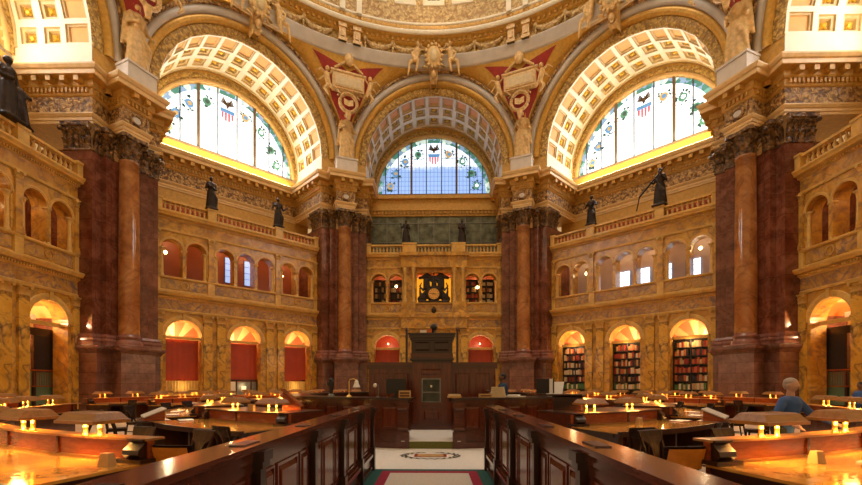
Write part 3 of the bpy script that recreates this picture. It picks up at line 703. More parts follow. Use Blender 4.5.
# glazed gallery screen above the far balustrade
gs = thing('glazed_screen', 'grey green glazed screen above the balustrade of the far arcade', 'screen', (0, 0, 0))
b = MB(); b.box(-5.2, 5.2, 19.4, 19.45, 12.0, 15.7); obj('pane', b, M['glassgrey'], gs)
b = MB()
for i in range(9): x = -5.2+i*1.3; b.box(x-.03, x+.03, 19.33, 19.42, 12.0, 15.7)
for z in (13.4, 15.0): b.box(-5.2, 5.2, 19.35, 19.41, z-.025, z+.025)
obj('frame', b, M['steel'], gs)
gm = MB(); gm.box(-5.3, 5.3, 19.2, 19.5, 16.05, 17.3); gm.box(-5.3, 5.3, 18.95, 19.5, 16.9, 17.15); gm.box(-5.3, 5.3, 19.05, 19.5, 15.95, 16.08)
dentils(gm, -5.3, 5.3, .3, .16, 19.1, 19.3, 15.7, 15.93); gm.box(-5.3, 5.3, 19.25, 19.5, 15.55, 15.97)
link('trim_far_beam', gm.mesh('gilt_beam', M['mould']), None, kind='structure', label='gilded beam over the far gallery')
# ------------------------------------------------------------------ piers
PIN = [(-1.70, 17.96), (-1.19, 18.17), (-1.08, 17.90), (-.62, 18.09)]
PP = [(-3.6, 22.5)]+PIN+[(-x, y) for x, y in PIN[::-1]]+[(3.6, 22.5)]
PP = [(x, y) for x, y in PP]
def rev(p): return p[::-1]
b = MB(); b.sweep(rev(PP), [(0, 4.2), (0, 13.5)]); ME['shaft'] = b.mesh('pier_shaft', M['red'])
b = MB(); b.sweep(rev(PP), [(.16, 3.62), (.16, 3.78), (.20, 3.86), (.18, 3.96), (.10, 4.0), (.12, 4.08), (.08, 4.16), (0, 4.22)])
ME['basem'] = b.mesh('pier_base_moulding', M['redlight'])
EP = [(-3.33, 21.9), (-1.70, 17.96)]
s_ = (-.62+17.24*.38268)/.92388; K = (-.62, s_*.38268+17.24*.92388)
EP += [K, (-.62, 17.22)]; EP += [(-x, y) for x, y in EP[::-1]]
EP[0] = (-3.6, 22.5); EP[-1] = (3.6, 22.5)
b = MB(); PLI = [(.10, 0), (.10, .3), (.04, .36), (.04, 3.2), (.10, 3.26), (.14, 3.34), (.24, 3.42), (.26, 3.5), (.26, 3.58), (0, 3.64)]
PB = [(-3.6, 22.5), (-1.62, 17.7), (-.85, 17.88), (-.85, 17.02)]; PB += [(-x, y) for x, y in PB[::-1]]
b.sweep(rev(PB), PLI); ME['pedestal'] = b.mesh('pier_pedestal', M['plinth'])
ent = ent_parts(rev(EP), 'p')
b = MB(); b.q(*[(x, y, 17.36) for x, y in EP]); b.q(*[(x, y, 14.81) for x, y in EP]); ME['entcap'] = b.mesh('entablature_bed', M['mould'])
b = MB(); b.lathe([(.66, 3.64), (.66, 3.80), (.64, 3.88), (.58, 3.94), (.54, 3.98), (.56, 4.06), (.60, 4.10), (.58, 4.17), (.52, 4.22), (.50, 4.3)], (0, 17.8, 0), 28); b.box(-.72, .72, 17.1, 18.1, 3.60, 3.70)
ME['colbase'] = b.mesh('column_base', M['redlight'], True)
b = MB(); b.lathe([(.50, 4.3), (.505, 7.0), (.49, 9.5), (.455, 13.4), (.49, 13.46), (.49, 13.54), (.45, 13.58)], (0, 17.8, 0), 32); ME['colshaft'] = b.mesh('column_shaft', M['column'], True)
def leaf(b, c, a, r, z0, z1, w):
    """acanthus leaf curling outward at the top"""
    rows = []
    for t, o, ww in ((0, 0, .8), (.5, .03, 1), (.85, .10, .9), (1.0, .20, .6), (.92, .27, .3)):
        z = z0+(z1-z0)*t; rr = r+o
        rows.append([(c[0]+rr*cos(a)-k*w*ww*sin(a), c[1]+rr*sin(a)+k*w*ww*cos(a), z-(.03 if k else 0)) for k in (-1, -.5, 0, .5, 1)])
    b.grid(rows)
b = MB(); b.lathe([(.44, 13.58), (.45, 14.0), (.52, 14.45), (.60, 14.6)], (0, 17.8, 0), 20)
for k in range(10): leaf(b, (0, 17.8), 2*pi*k/10, .45, 13.58, 14.02, .13)
for k in range(10): leaf(b, (0, 17.8), 2*pi*(k+.5)/10, .47, 13.75, 14.38, .13)
for k in range(4):
    a = pi/4+k*pi/2; ca, sa = cos(a), sin(a)
    b.tube([(.45*ca, 17.8+.45*sa, 14.1), (.62*ca, 17.8+.62*sa, 14.5), (.80*ca, 17.8+.80*sa, 14.55), (.82*ca, 17.8+.82*sa, 14.40), (.72*ca, 17.8+.72*sa, 14.40)], [.05, .07, .08, .07, .05], 6)
    q = [(.62*cos(a-.75), .62*sin(a-.75)), (.86*cos(a-.1), .86*sin(a-.1)), (.86*cos(a+.1), .86*sin(a+.1))]
ab = []
for k in range(4):
    for da, r in ((-pi/4, .60), (-.12, .90), (.12, .90)):
        a = pi/4+k*pi/2+da; ab.append((r*cos(a), 17.8+r*sin(a)))
for z0, z1 in ((14.62, 14.80),):
    b.q(*[(x, y, z0) for x, y in ab]); b.q(*[(x, y, z1) for x, y in ab])
    for i in range(12): p, q = ab[i], ab[(i+1) % 12]; b.q((*p, z0), (*q, z0), (*q, z1), (*p, z1))
ME['colcap'] = b.mesh('column_capital', M['capital'], False)
# pilaster capitals following the stepped pier face
b = MB(); CP = rev(PIN); 
def capband(b, path, offs=(.02, .04, .14, .2)):
    b.sweep(path, [(.0, 13.45), (.06, 13.47), (.06, 13.54), (.02, 13.56), (.02, 14.1), (.10, 14.3), (.22, 14.5), (.16, 14.56), (.24, 14.62), (.26, 14.8), (0, 14.82)])
    for i in range(len(path)-1):
        p = Vector(path[i]); q = Vector(path[i+1]); d = q-p; L = d.length; d.normalize(); nr = Vector((-d.y, d.x)); a = atan2(nr.y, nr.x)
        n = max(1, int(L/.26))
        for k in range(n):
            c = p+d*((k+.5)*L/n); leaf(b, (c.x, c.y), a, .03, 13.56, 14.0, .11)
            c = p+d*((k+.5)*L/n); leaf(b, (c.x, c.y), a, .08, 13.9, 14.4, .09)
        for c in ((p, q) if L > .45 else ()): 
            c = c+nr*.22; b.ell((c.x, c.y, 14.48), (.13, .13, .13), 8, 5)
J0 = Vector(PP[1]); J1 = Vector(PP[0]); jd = (J1-J0).normalized(); JE = J0+jd*1.45
ME['pilcaps'] = []
for pth in (rev(PP)[1:5], rev(PP)[5:9], [tuple(J0), tuple(JE)], [(-JE.x, JE.y), (-J0.x, J0.y)]):
    bb = MB(); capband(bb, pth); ME['pilcaps'].append(bb.mesh('pilaster_capital', M['capital']))
# frieze medallions
def medal(b, x, y, n, z=15.7, w=.30, h=.26):
    """oval wreath on the frieze, n = outward normal angle"""
    d = Vector((-sin(n), cos(n), 0)); o = Vector((cos(n), sin(n), 0)); c = Vector((x, y, z))
    b.tube([c+d*w*cos(t)+Vector((0, 0, h*sin(t)))+o*.05 for t in [2*pi*i/16 for i in range(17)]], .06, 6)
    b.cm = 1; b.q(*[c+d*w*.7*cos(t)+Vector((0, 0, h*.65*sin(t)))+o*.04 for t in [2*pi*i/16 for i in range(16)]]); b.cm = 0
ME['medals'] = []
b = MB(); medal(b, 0, 17.16, -pi/2); ME['medals'].append(b.mesh('frieze_medallion', [M['entab'], M['stone']]))
for sx in (-1, 1):
    p = J0+jd*.75; n2 = Vector((-jd.y, jd.x)); n2 = n2 if n2.x > 0 else -n2
    x = p.x if sx < 0 else -p.x
    if sx > 0: n2 = Vector((-n2.x, n2.y))
    b = MB(); medal(b, x+n2.x*.06, p.y+n2.y*.06, atan2(n2.y, n2.x)); ME['medals'].append(b.mesh('frieze_medallion', [M['entab'], M['stone']]))
PIERS = [(-22.5, 'far left'), (22.5, 'far right'), (-67.5, 'near left'), (67.5, 'near right')]
for az, nm in PIERS:
    rz = R_(-az)
    t = thing('marble_pier', 'red marble pier with engaged column and gilded capitals, %s of the hall' % nm, 'pier', (0, 0, 0), rz, 'marble piers of the octagon')
    for n_, k in (('pedestal', 'pedestal'), ('base_moulding', 'basem'), ('pier_shaft', 'shaft'), ('column_base', 'colbase'), ('column_shaft', 'colshaft'), ('column_capital', 'colcap'), ('entablature_bed', 'entcap')):
        part_local(n_, ME[k], t)
    for me in ME['pilcaps']: part_local('pilaster_capital', me, t)
    for me in ME['medals']: part_local('frieze_medallion', me, t)
    for n_, me in ent.items(): part_local(n_, me, t)
# ------------------------------------------------------------------ ring entablature, pendentives, dome
def ringlathe(name, prof, mat, n=128):
    b = MB(); b.lathe(prof, (0, 0, 0), n); return b.mesh(name, mat, True)
RB = 16.15
tr = link('trim_dome_ring', ringlathe('dome_ring', [(RB+.2, 25.40), (RB, 25.45), (RB-.1, 25.52), (RB-.1, 25.82), (RB-.16, 25.86), (RB-.16, 26.12), (RB-.26, 26.2), (RB-.26, 26.26), (RB, 26.3)], M['grey']), None, kind='structure', label='grey stone ring under the dome')
link('garland_frieze', ringlathe('frieze', [(RB, 26.25), (RB, 27.1)], M['giltrel']), tr)
link('dome_cornice', ringlathe('cornice', [(RB, 27.08), (RB-.12, 27.12), (RB-.2, 27.2), (RB-.2, 27.45), (RB-.6, 27.5)], M['gilt']), tr)
link('cornice_lip', ringlathe('lip', [(RB-.58, 27.49), (RB-.66, 27.52), (RB-.66, 27.68), (RB-.72, 27.76), (RB-.55, 27.78)], M['ivory']), tr)
link('gilt_course', ringlathe('gilt_course', [(RB-.55, 27.76), (RB-.6, 27.8), (RB-.6, 28.15)], M['gilt']), tr)
link('upper_lip', ringlathe('upper_lip', [(RB-.6, 28.12), (RB-.68, 28.16), (RB-.68, 28.3), (RB-.55, 28.32)], M['ivory']), tr)
b = MB()
for i in range(260):
    a = 2*pi*i/260; c, s = cos(a), sin(a)
    b.box(-.08, .08, -.10, .10, 27.2, 27.42, lambda x, y, z: ((RB-.24)*c+y*c-x*s, (RB-.24)*s+y*s+x*c, z)); b.box(-.08, .08, -.06, .06, 27.84, 28.1, lambda x, y, z: ((RB-.62)*c+y*c-x*s, (RB-.62)*s+y*s+x*c, z))
obj('dentil_course', b, M['mould'], tr)
b = MB()
for k in range(8):
    for i in range(5):
        a0 = R_(k*45-22.5+4.2+i*7.3); a1 = a0+R_(7.3)
        P = []
        for j in range(9):
            t = j/8; a = a0+(a1-a0)*t; P.append(((RB-.12)*sin(a), (RB-.12)*cos(a), 26.98-.45*(1-(2*t-1)**2)))
        b.tube(P, [.10, .14, .18, .22, .24, .22, .18, .14, .10], 7)
        b.ell(P[0], (.2, .2, .24), 6, 4); b.tube([P[0], (P[0][0], P[0][1], 26.35)], [.13, .05], 5)
ob = obj('garland', b, M['domerel'], tr, True)
b = MB()
for k in range(8):
    for da in (-1.9, 1.9):
        a = R_(22.5+45*k+da); c, s = cos(a), sin(a)
        f = lambda x, y, z: (y*s+x*c, y*c-x*s, z)
        b.box(-.24, .24, RB-.42, RB+.1, 26.2, 27.35, f); b.box(-.30, .30, RB-.5, RB+.1, 27.15, 27.45, f); b.box(-.30, .30, RB-.48, RB+.1, 26.2, 26.4, f); b.box(-.12, .12, RB-.5, RB, 26.5, 27.0, f)
obj('console', b, M['statplast'], tr)
# pendentives
pn = MB(); rd = MB()
for az in (-67.5, -22.5, 22.5, 67.5, 112.5, 157.5, -112.5, -157.5):
    n = 18; rows = [[] for _ in range(7)]
    for i in range(2*n+1):
        psi = 22.5*(i-n)/n; fa = abs(abs(psi)-22.5); s = OA*math.tan(R_(fa))
        ro = VR+1.5; zl = VZ+sqrt(max(0, ro*ro-min(s, CL)**2)); zl = min(zl, 25.42); rl = OA/cos(R_(fa))
        A = R_(az+psi)
        for j in range(7):
            t = j/6; rr = rl+(16.2-rl)*(t**.7) ; z = zl+(25.42-zl)*t
            rows[j].append((rr*sin(A), rr*cos(A), z))
    pn.grid(rows)
ce = link('ceiling_pendentives', pn.mesh('pendentives', M['gilt'], True), None, kind='structure', label='gilded pendentives between the arches')
def PD(az, psi, t, out=0.06):
    fa = abs(abs(psi)-22.5); s = OA*math.tan(R_(fa)); ro = VR+1.5
    zl = min(VZ+sqrt(max(0, ro*ro-min(s, CL)**2)), 25.42); rl = OA/cos(R_(fa)); rr = rl+(16.2-rl)*(t**.7)-out; z = zl+(25.42-zl)*t; A = R_(az+psi)
    return (rr*sin(A), rr*cos(A), z)
for az, nm in PIERS:
    b = MB(); n = 16
    rows = []
    for j in range(7):
        t = .10+.74*j/6; rows.append([PD(az, 10.5*(i-n)/n*(.25+.75*t), t) for i in range(2*n+1)])
    b.grid(rows); obj('crimson_ground', b, M['crimson'], ce, True)
# plaques with figures on the pendentives (local: y outward, at z)
def figure(b, H=1.8, arms=((-.35, -.1, 1.1), (.3, -.2, 1.2)), elbows=None, robe=True, tilt=0):
    """standing draped figure facing -y, feet at the origin"""
    k = H/1.8
    def P(x, y, z): return (x*k, y*k, z*k)
    def C(a, c, r0, r1): b.cap(P(*a), P(*c), r0*k, r1*k)
    if robe:
        for x, y, r in ((-.10, -.03, .17), (.10, 0, .17), (0, .07, .17), (0, -.08, .14)): C((x*1.25, y*1.2, .10), (x*.7, y, .95), r, r*.92)
        for i in range(11):
            a = 2*pi*i/11+.3; C((.26*cos(a), .20*sin(a), .04), (.15*cos(a), .12*sin(a), 1.0+.1*sin(i*2.1)), .045, .03)
        C((-.18, -.12, 1.30), (.22, -.16, .62), .055, .07); C((.22, -.16, .62), (.26, .0, .15), .07, .05)
    else:
        for sx in (-1, 1): C((sx*.10, 0, .06), (sx*.10, 0, .50), .06, .075); C((sx*.10, 0, .50), (sx*.09, 0, .92), .08, .10); C((sx*.10, -.10, .05), (sx*.10, .04, .05), .045, .05)
    C((0, 0, .92), (0, 0, 1.10), .16, .145); C((0, 0, 1.10), (0, -.01, 1.36), .15, .17)
    C((-.15, 0, 1.42), (.15, 0, 1.42), .085, .085); C((0, 0, 1.42), (0, -.01, 1.56), .06, .055)
    b.ell(P(0, -.02, 1.67), (.085*k, .10*k, .125*k), 12, 8); b.ell(P(0, -.12, 1.655), (.018*k, .025*k, .03*k), 6, 4)
    if robe: b.ell(P(0, .02, 1.70), (.10*k, .105*k, .11*k), 10, 6)
    elbows = elbows or tuple((sx*.27, .02, 1.15) for sx in (-1, 1))
    for sx, h, e in ((-1, arms[0], elbows[0]), (1, arms[1], elbows[1])):
        C((sx*.18, 0, 1.40), e, .065, .05); C(e, h, .052, .038); b.ell(P(*h), (.05*k, .05*k, .06*k), 8, 5)
def remeshed(name, b, mat, parent, vox, loc=(0, 0, 0), rz=0, **pr):
    o = obj(name, b, mat, parent, True, loc, rz, **pr)
    m = o.modifiers.new('Remesh', 'REMESH'); m.mode = 'VOXEL'; m.voxel_size = vox; m.use_smooth_shade = True
    s = o.modifiers.new('Smooth', 'CORRECTIVE_SMOOTH') if False else o.modifiers.new('Smooth', 'SMOOTH'); s.factor = .4; s.iterations = 2
    return o
for az, nm in PIERS:
    az_ = R_(az); loc = (16.35*sin(az_), 16.35*cos(az_), 23.0)
    t = thing('plaster_plaque', 'gilded plaque with reclining figures and book wreath over the %s pier' % nm, 'plaque', loc, -az_, 'plaques on the pendentives')
    b = MB(); b.box(-1.15, 1.15, -.18, .3, 0.05, 1.15); b.box(-1.0, 1.0, -.24, .2, .18, 1.02)
    obj('tablet', b, M['statplast'], t)
    b = MB(); b.box(-.88, .88, -.26, -.2, .28, .92); obj('tablet_face', b, M['cofin'], t)
    b = MB(); b.sweep([(1.3, -.05), (-1.3, -.05)], [(0, 1.15), (.15, 1.2), (.2, 1.35), (0, 1.4)])
    for s_ in (-1, 1):
        for k in range(6): a = k*.9; b.tube([(s_*(1.0-.15*k), -.2, 1.4+.12*k), (s_*(.8-.15*k), -.3, 1.55+.1*k)], [.12, .07], 6)
    b.ell((0, -.3, 2.15), (.35, .2, .48), 12, 8); b.tube([(-.9, -.2, -.1), (-.6, -.2, -.35), (-.8, -.2, -.5)], .07, 6); b.tube([(.9, -.2, -.1), (.6, -.2, -.35), (.8, -.2, -.5)], .07, 6)
    obj('crest', b, M['statplast'], t, True)
    b = MB(); b.tube([(.62*cos(q), -.1, -.85+.66*sin(q)) for q in [2*pi*i/24 for i in range(25)]], .13, 7); b.tube([(0, -.1, -1.5), (0, -.1, -2.1)], [.25, .12], 6)
    for i in range(24): q = 2*pi*i/24; b.ell((.62*cos(q), -.2, -.85+.66*sin(q)), (.09, .07, .1), 5, 4)
    obj('wreath', b, M['statplast'], t, True)
    b = MB()
    for s_ in (-1, 1): b.q((0, -.12, -1.1), (s_*.34, -.2, -1.05), (s_*.34, -.2, -.62), (0, -.12, -.67))
    obj('open_book', b, M['statplast'], t)
    for s_ in (-1, 1):
        b = MB()   # reclining winged child
        b.cap((s_*1.45, -.25, .1), (s_*1.6, -.25, .75), .18, .2); b.ell((s_*1.55, -.35, 1.1), (.16, .16, .19), 8, 6)
        b.cap((s_*1.45, -.25, .1), (s_*1.75, -.4, -.35), .14, .1); b.cap((s_*1.75, -.4, -.35), (s_*1.5, -.4, -.75), .1, .06)
        b.cap((s_*1.4, -.25, .1), (s_*1.25, -.45, -.3), .13, .09); b.cap((s_*1.6, -.25, .8), (s_*2.0, -.35, 1.0), .09, .06); b.cap((s_*2.0, -.35, 1.0), (s_*2.3, -.3, .8), .06, .05)
        b.cap((s_*1.5, -.25, .75), (s_*1.15, -.4, .95), .08, .05); b.cap((s_*1.7, -.15, .6), (s_*2.1, -.1, .35), .14, .04)
        obj('figure', b, M['statplast'], t, True)
# cartouche with seated figures over each arch
for face, rz in FACES:
    p = face_pt(face, 0, 15.85, 25.35)
    t = thing('cartouche', 'gilded shield cartouche between two seated figures over the %s arch' % WORD[face], 'cartouche', p, rz, 'cartouches over the arches')
    b = MB(); b.ell((0, 0, .75), (.62, .25, .85), 14, 8); b.tube([(-.5, -.1, .1), (-.75, -.1, -.1), (-.45, -.1, -.2)], .12, 6); b.tube([(.5, -.1, .1), (.75, -.1, -.1), (.45, -.1, -.2)], .12, 6)
    for i in range(14): q = 2*pi*i/14; b.ell((.62*cos(q), -.12, .75+.85*sin(q)), (.14, .1, .14), 6, 4)
    obj('frame', b, M['statplast'], t, True)
    b = MB(); b.ell((0, -.16, .75), (.33, .16, .55), 14, 8); obj('shield', b, M['cofin'], t, True)
    for s_ in (-1, 1):
        b = MB()
        b.cap((s_*1.35, -.1, .35), (s_*1.2, -.15, 1.1), .22, .22); b.ell((s_*1.2, -.2, 1.55), (.15, .16, .19), 8, 6); b.cap((s_*1.2, -.1, 1.1), (s_*1.2, -.15, 1.4), .12, .08)
        b.cap((s_*1.35, -.1, .35), (s_*1.15, -.5, .1), .2, .15); b.cap((s_*1.15, -.5, .1), (s_*1.3, -.5, -.7), .14, .08); b.cap((s_*1.45, -.1, .35), (s_*1.75, -.45, .05), .2, .14); b.cap((s_*1.75, -.45, .05), (s_*1.9, -.5, -1.0), .13, .07)
        b.cap((s_*1.35, -.15, 1.15), (s_*1.65, -.3, .8), .09, .07); b.cap((s_*1.65, -.3, .8), (s_*1.5, -.5, .35), .07, .05); b.cap((s_*1.05, -.15, 1.15), (s_*.7, -.3, 1.0), .09, .06)
        remeshed('figure', b, M['statplast'], t, .07)
# dome
DR = 15.55; DZ = 27.6
def dm(u, v, d): return ((DR+d)*cos(v)*sin(u), (DR+d)*cos(v)*cos(u), DZ+(DR+d)*sin(v))
db = MB()
vs = [R_(x) for x in (5.9, 14.2, 22, 30, 36.5, 42.5, 48, 53, 57.5)]
for k in range(8):
    a = 45*k
    us_ = [R_(a-19.6+39.2*i/5) for i in range(6)]
    coffers(db, dm, us_, vs, .12, -.08, .27, .22, .20)
db.cm = 5
for k in range(8):
    db.cm = 0; a = 45*k; VV = [R_(x) for x in (2.4, 3.2, 4.1, 5, 5.9)]
    db.grid([[dm(R_(a-19.6+39.2*i/10), v, -.0) for i in range(11)] for v in VV])
    db.cm = 1; a = 45*k+22.5
    VV = [R_(2+56*i/16) for i in range(17)]
    for u0, u1, d in ((-2.9, -1.5, -.22), (1.5, 2.9, -.22)):
        db.grid([[dm(R_(a+u0), v, .02), dm(R_(a+u0), v, d), dm(R_(a+u1), v, d), dm(R_(a+u1), v, .02)] for v in VV])
    db.cm = 0; db.grid([[dm(R_(a-1.5), v, -.02), dm(R_(a+1.5), v, -.02)] for v in VV])
db.cm = 1
db.lathe([(DR*cos(R_(57.5)), DZ+DR*sin(R_(57.5))), (DR*cos(R_(60)), DZ+DR*sin(R_(60))), (7.0, DZ+DR*sin(R_(62)))], (0, 0, 0), 64)
link('ceiling_dome', db.mesh('coffered_dome', [M['domerel'], M['ivory'], M['teal'], M['gold']]), None, kind='structure', label='coffered dome with gilded rosettes')
# ------------------------------------------------------------------ statues
BZ = M['bronze']
def statue(name, label, face, x, y, z, H, arms, elbows=None, extra=None, mat=None, vox=.045, group=None, cat='statue', turn=0):
    p = face_pt(face, x, y, z) if face else (x, y, z)
    t = thing(name, label, cat, p, (dict(FACES)[face] if face else 0)+turn, group)
    b = MB(); figure(b, H, arms, elbows); 
    if extra: extra(b, H/1.8)
    b.box(-.30*H/1.8, .30*H/1.8, -.28*H/1.8, .28*H/1.8, 0, .08*H/1.8)
    remeshed('body', b, mat or BZ, t, vox); return t
G = 'bronze statues on the balustrades'
def staff(b, k): b.cap((.75*k, -.25*k, .02), (.30*k, -.3*k, 1.15*k), .035*k, .035*k); b.cap((.30*k, -.3*k, 1.15*k), (-.25*k, -.3*k, 1.85*k), .03*k, .03*k)
def bk(b, k): b.box(-.02*k, .2*k, -.36*k, -.28*k, 1.05*k, 1.32*k)
statue('bronze_statue', 'dark bronze statue with crossed arms on the left diagonal balustrade, nearer of two', 'back_left', -2.22, Y0-.08, 12.78, 2.15, ((-.05, -.26, 1.2), (.02, -.27, 1.12)), None, None, group=G)
statue('bronze_statue', 'dark bronze robed statue with hand out on the left diagonal balustrade, farther of two', 'back_left', 2.22, Y0-.08, 12.78, 2.15, ((-.42, -.25, 1.3), (.48, -.2, 1.25)), ((-.32, 0, 1.12), (.33, .02, 1.12)), None, group=G)
statue('bronze_statue', 'dark bronze statue folding its arms on the right diagonal balustrade, farther of two', 'back_right', -2.22, Y0-.08, 12.78, 2.15, ((-.05, -.28, 1.3), (.08, -.28, 1.25)), ((-.36, -.05, 1.12), (.36, -.05, 1.12)), bk, group=G)
statue('bronze_statue', 'dark bronze statue leaning a long staff on the right diagonal balustrade', 'back_right', 2.22, Y0-.08, 12.78, 2.45, ((-.32, -.3, 1.1), (.05, -.3, 1.5)), None, lambda b, k: (b.cap((-.95*k, -.25*k, .02), (-.8*k, -.3*k, .6*k), .035*k, .035*k), b.cap((-.8*k, -.3*k, .6*k), (.28*k, -.32*k, 1.62*k), .05*k, .04*k)), group=G)
statue('bronze_statue', 'dark bronze statue above the far arcade, left of the clock', 'back', -2.22, Y0-.08, 12.78, 1.95, ((-.4, -.2, 1.45), (.05, -.25, 1.2)), ((-.33, 0, 1.15), (.3, 0, 1.12)), None, group=G)
statue('bronze_statue', 'dark bronze statue above the far arcade, right of the clock', 'back', 2.22, Y0-.08, 12.78, 1.95, ((-.05, -.27, 1.15), (.3, -.15, .85)), None, bk, group=G)
statue('bronze_statue', 'large dark bronze seated-looking statue at the left edge, on the left balustrade', 'left', 1.75, Y0-.08, 12.78, 2.7, ((-.1, -.25, 1.1), (.35, -.3, .8)), None, lambda b, k: (b.cap((.2*k, -.1*k, .9*k), (.42*k, -.1*k, .12*k), .14*k, .1*k), b.cap((.42*k, -.1*k, .1*k), (.62*k, -.1*k, .05*k), .08*k, .05*k)), group=G)
statue('bronze_statue', 'dark bronze statue at the right edge, on the right balustrade', 'right', -1.3, Y0-.08, 12.78, 2.45, ((-.38, -.2, 1.2), (.3, -.2, 1.1)), None, None, group=G)
for az, nm in PIERS:
    a = R_(az); r = 17.15
    lab = 'tall ivory plaster robed figure above the %s pier' % nm
    t = thing('plaster_statue', lab, 'statue', (r*sin(a), r*cos(a), 17.4), -a, 'plaster figures above the piers')
    b = MB(); b.box(-.75, .75, -.5, .5, 0, .95); b.box(-.8, .8, -.55, .5, .86, .98); obj('plinth', b, M['stone'], t)
    b = MB(); figure(b, 3.6, ((-.12, -.28, 1.15), (.34, -.2, .95)), ((-.27, -.03, 1.15), (.27, 0, 1.15)))
    b.cap((-.34, .2, 2.75), (-.6, .25, 1.2), .22, .1); b.cap((.34, .2, 2.75), (.6, .25, 1.2), .22, .1)
    remeshed('figure', b, M['statplast'], t, .05, (0, 0, .98))
# ------------------------------------------------------------------ clock
ck = thing('ornate_clock', 'dark bronze clock with winged figures over a round gilt dial', 'clock', (0, Y0+.05, 8.15))
b = MB(); b.box(-1.25, 1.25, -.25, .25, 0, .14); b.ell((0, 0, .68), (.64, .2, .64), 20, 10); [(b.ell((q_*.85, 0, .42), (.34, .18, .30), 12, 8), b.ell((q_*1.15, -.02, .30), (.18, .16, .22), 10, 6), b.cap((q_*.5, 0, 1.05), (q_*.85, 0, .6), .14, .16), b.cap((q_*1.05, -.05, .5), (q_*1.1, -.05, .95), .12, .09), b.ell((q_*1.1, -.07, 1.12), (.09, .09, .11), 8, 6)) for q_ in (-1, 1)]
remeshed('case', b, BZ, ck, .05)
b = MB(); b.q(*[(.44*cos(2*pi*i/28), -.26, .66+.44*sin(2*pi*i/28)) for i in range(28)]); obj('dial', b, M['face'], ck)
b = MB(); b.tube([(.48*cos(2*pi*i/28), -.25, .66+.48*sin(2*pi*i/28)) for i in range(29)], .05, 6); obj('bezel', b, BZ, ck, True)
b = MB()
for i in range(12): q = 2*pi*i/12; b.box(-.018, .018, -.275, -.262, .31, .38, lambda x, y, z: (x*cos(q)+z*sin(q), y, .66+z*cos(q)-x*sin(q)))
obj('hour_mark', b, M['bronze'], ck)
for nm, L, an in (('hour_hand', .2, R_(100)), ('minute_hand', .3, R_(-85))):
    b = MB(); b.tube([(-.05*sin(an), -.285, .66-.05*cos(an)), (L*sin(an), -.285, .66+L*cos(an))], [.025, .012], 5); obj(nm, b, M['black'], ck)
b = MB()
for x, h, s_ in ((0, 1.0, 1), (-.45, .9, -1), (.45, .9, 1)):
    k = .78 if x == 0 else .68
    fb_ = MB(); figure(fb_, 1.8*k, ((-.3, -.1, 1.6), (.35, -.1, 1.0)) if x == 0 else ((-.3, -.1, 1.0), (.3, -.1, 1.2)))
    n0 = len(b.v); b.v += [(a_+x, c_, d_+h) for a_, c_, d_ in fb_.v]; b.f += [tuple(i+n0 for i in f) for f in fb_.f]; b.m += fb_.m
for s_ in (-1, 1):
    b.cap((s_*.15, .12, 1.85), (s_*.55, .16, 2.2), .2, .24); b.cap((s_*.55, .16, 2.2), (s_*1.12, .12, 2.0), .22, .12); b.cap((s_*.62, .05, 1.2), (s_*.66, .05, 1.8), .24, .2)
    b.cap((s_*.85, 0, 1.0), (s_*1.15, .05, 1.35), .09, .05); b.cap((s_*1.1, .05, 1.3), (s_*1.0, .05, 1.6), .06, .05)
b.cap((-.15, -.1, 2.1), (-.62, -.15, 2.35) if False else (-.55, -.12, 2.0), .03, .03)
remeshed('figure_group', b, BZ, ck, .035)
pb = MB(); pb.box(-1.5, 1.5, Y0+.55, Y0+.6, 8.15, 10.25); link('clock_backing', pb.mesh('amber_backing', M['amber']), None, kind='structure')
bpy.data.objects['clock_backing'].name = 'trim_clock_backing'
bs = statue('bronze_bust', 'small dark bronze bust on the far parapet under the clock', 'back', 0, Y0-.25, 7.25, .62, ((-.2, -.1, .9), (.2, -.1, .9)), None, lambda b, k: b.ell((0, 0, .7*k), (.6*k, .4*k, .7*k)), group=None, vox=.03, cat='bust')
# ------------------------------------------------------------------ floor, carpets
b = MB(); b.q((-23, -18, 0), (23, -18, 0), (23, 23, 0), (-23, 23, 0)); obj('floor', b, M['floor'], None, kind='structure', label='pale patterned floor of the hall')
def flat(name, x0, x1, y0, y1, z, mat, label, cat='carpet'):
    b = MB(); b.box(x0, x1, y0, y1, z-.008, z); return obj(name, b, mat, None, label=label, category=cat)
flat('pale_carpet', -1.75, 1.75, -7.86, -5.0, .010, M['paleg'], 'pale woven carpet in front of the central counter')
cp = flat('aisle_carpet', -1.12, 1.12, -16.2, -7.84, .014, M['green'], 'green aisle carpet with crimson border and cream centre between the two rails')
b = MB(); b.box(-.86, .86, -16.2, -8.02, .010, .018); obj('border', b, M['crim'], cp)
b = MB(); b.box(-.70, .70, -16.2, -8.22, .014, .022); obj('centre', b, M['creamc'], cp)
em = thing('floor_emblem', 'oval emblem with dark laurel wreath round an open book woven in the pale carpet', 'emblem', (0, -6.3, .012))
b = MB()
for i in range(44):
    t = 2*pi*i/44; c_, s_ = cos(t), sin(t); r = .60+.04*(-1)**i; x, y = r*c_, .72*r*s_
    L = .085; a = t+pi/2+(.5 if i % 2 else -.5)
    if abs(s_) > .97 and s_ > 0: continue
    b.q((x-L*cos(a), y-L*sin(a), .004), (x+.03*sin(a), y-.03*cos(a), .004), (x+L*cos(a), y+L*sin(a), .004), (x-.03*sin(a), y+.03*cos(a), .004))
obj('laurel_wreath', b, M['black'], em)
b = MB()
for s_ in (-1, 1): b.q((0, -.20, .005), (s_*.36, -.17, .005), (s_*.36, .20, .005), (0, .17, .005))
obj('book_cover', b, M['bk_red'], em)
b = MB()
for s_ in (-1, 1): b.q((0, -.17, .007), (s_*.29, -.14, .007), (s_*.29, .17, .007), (0, .14, .007))
obj('book_page', b, M['bk_tan'], em)
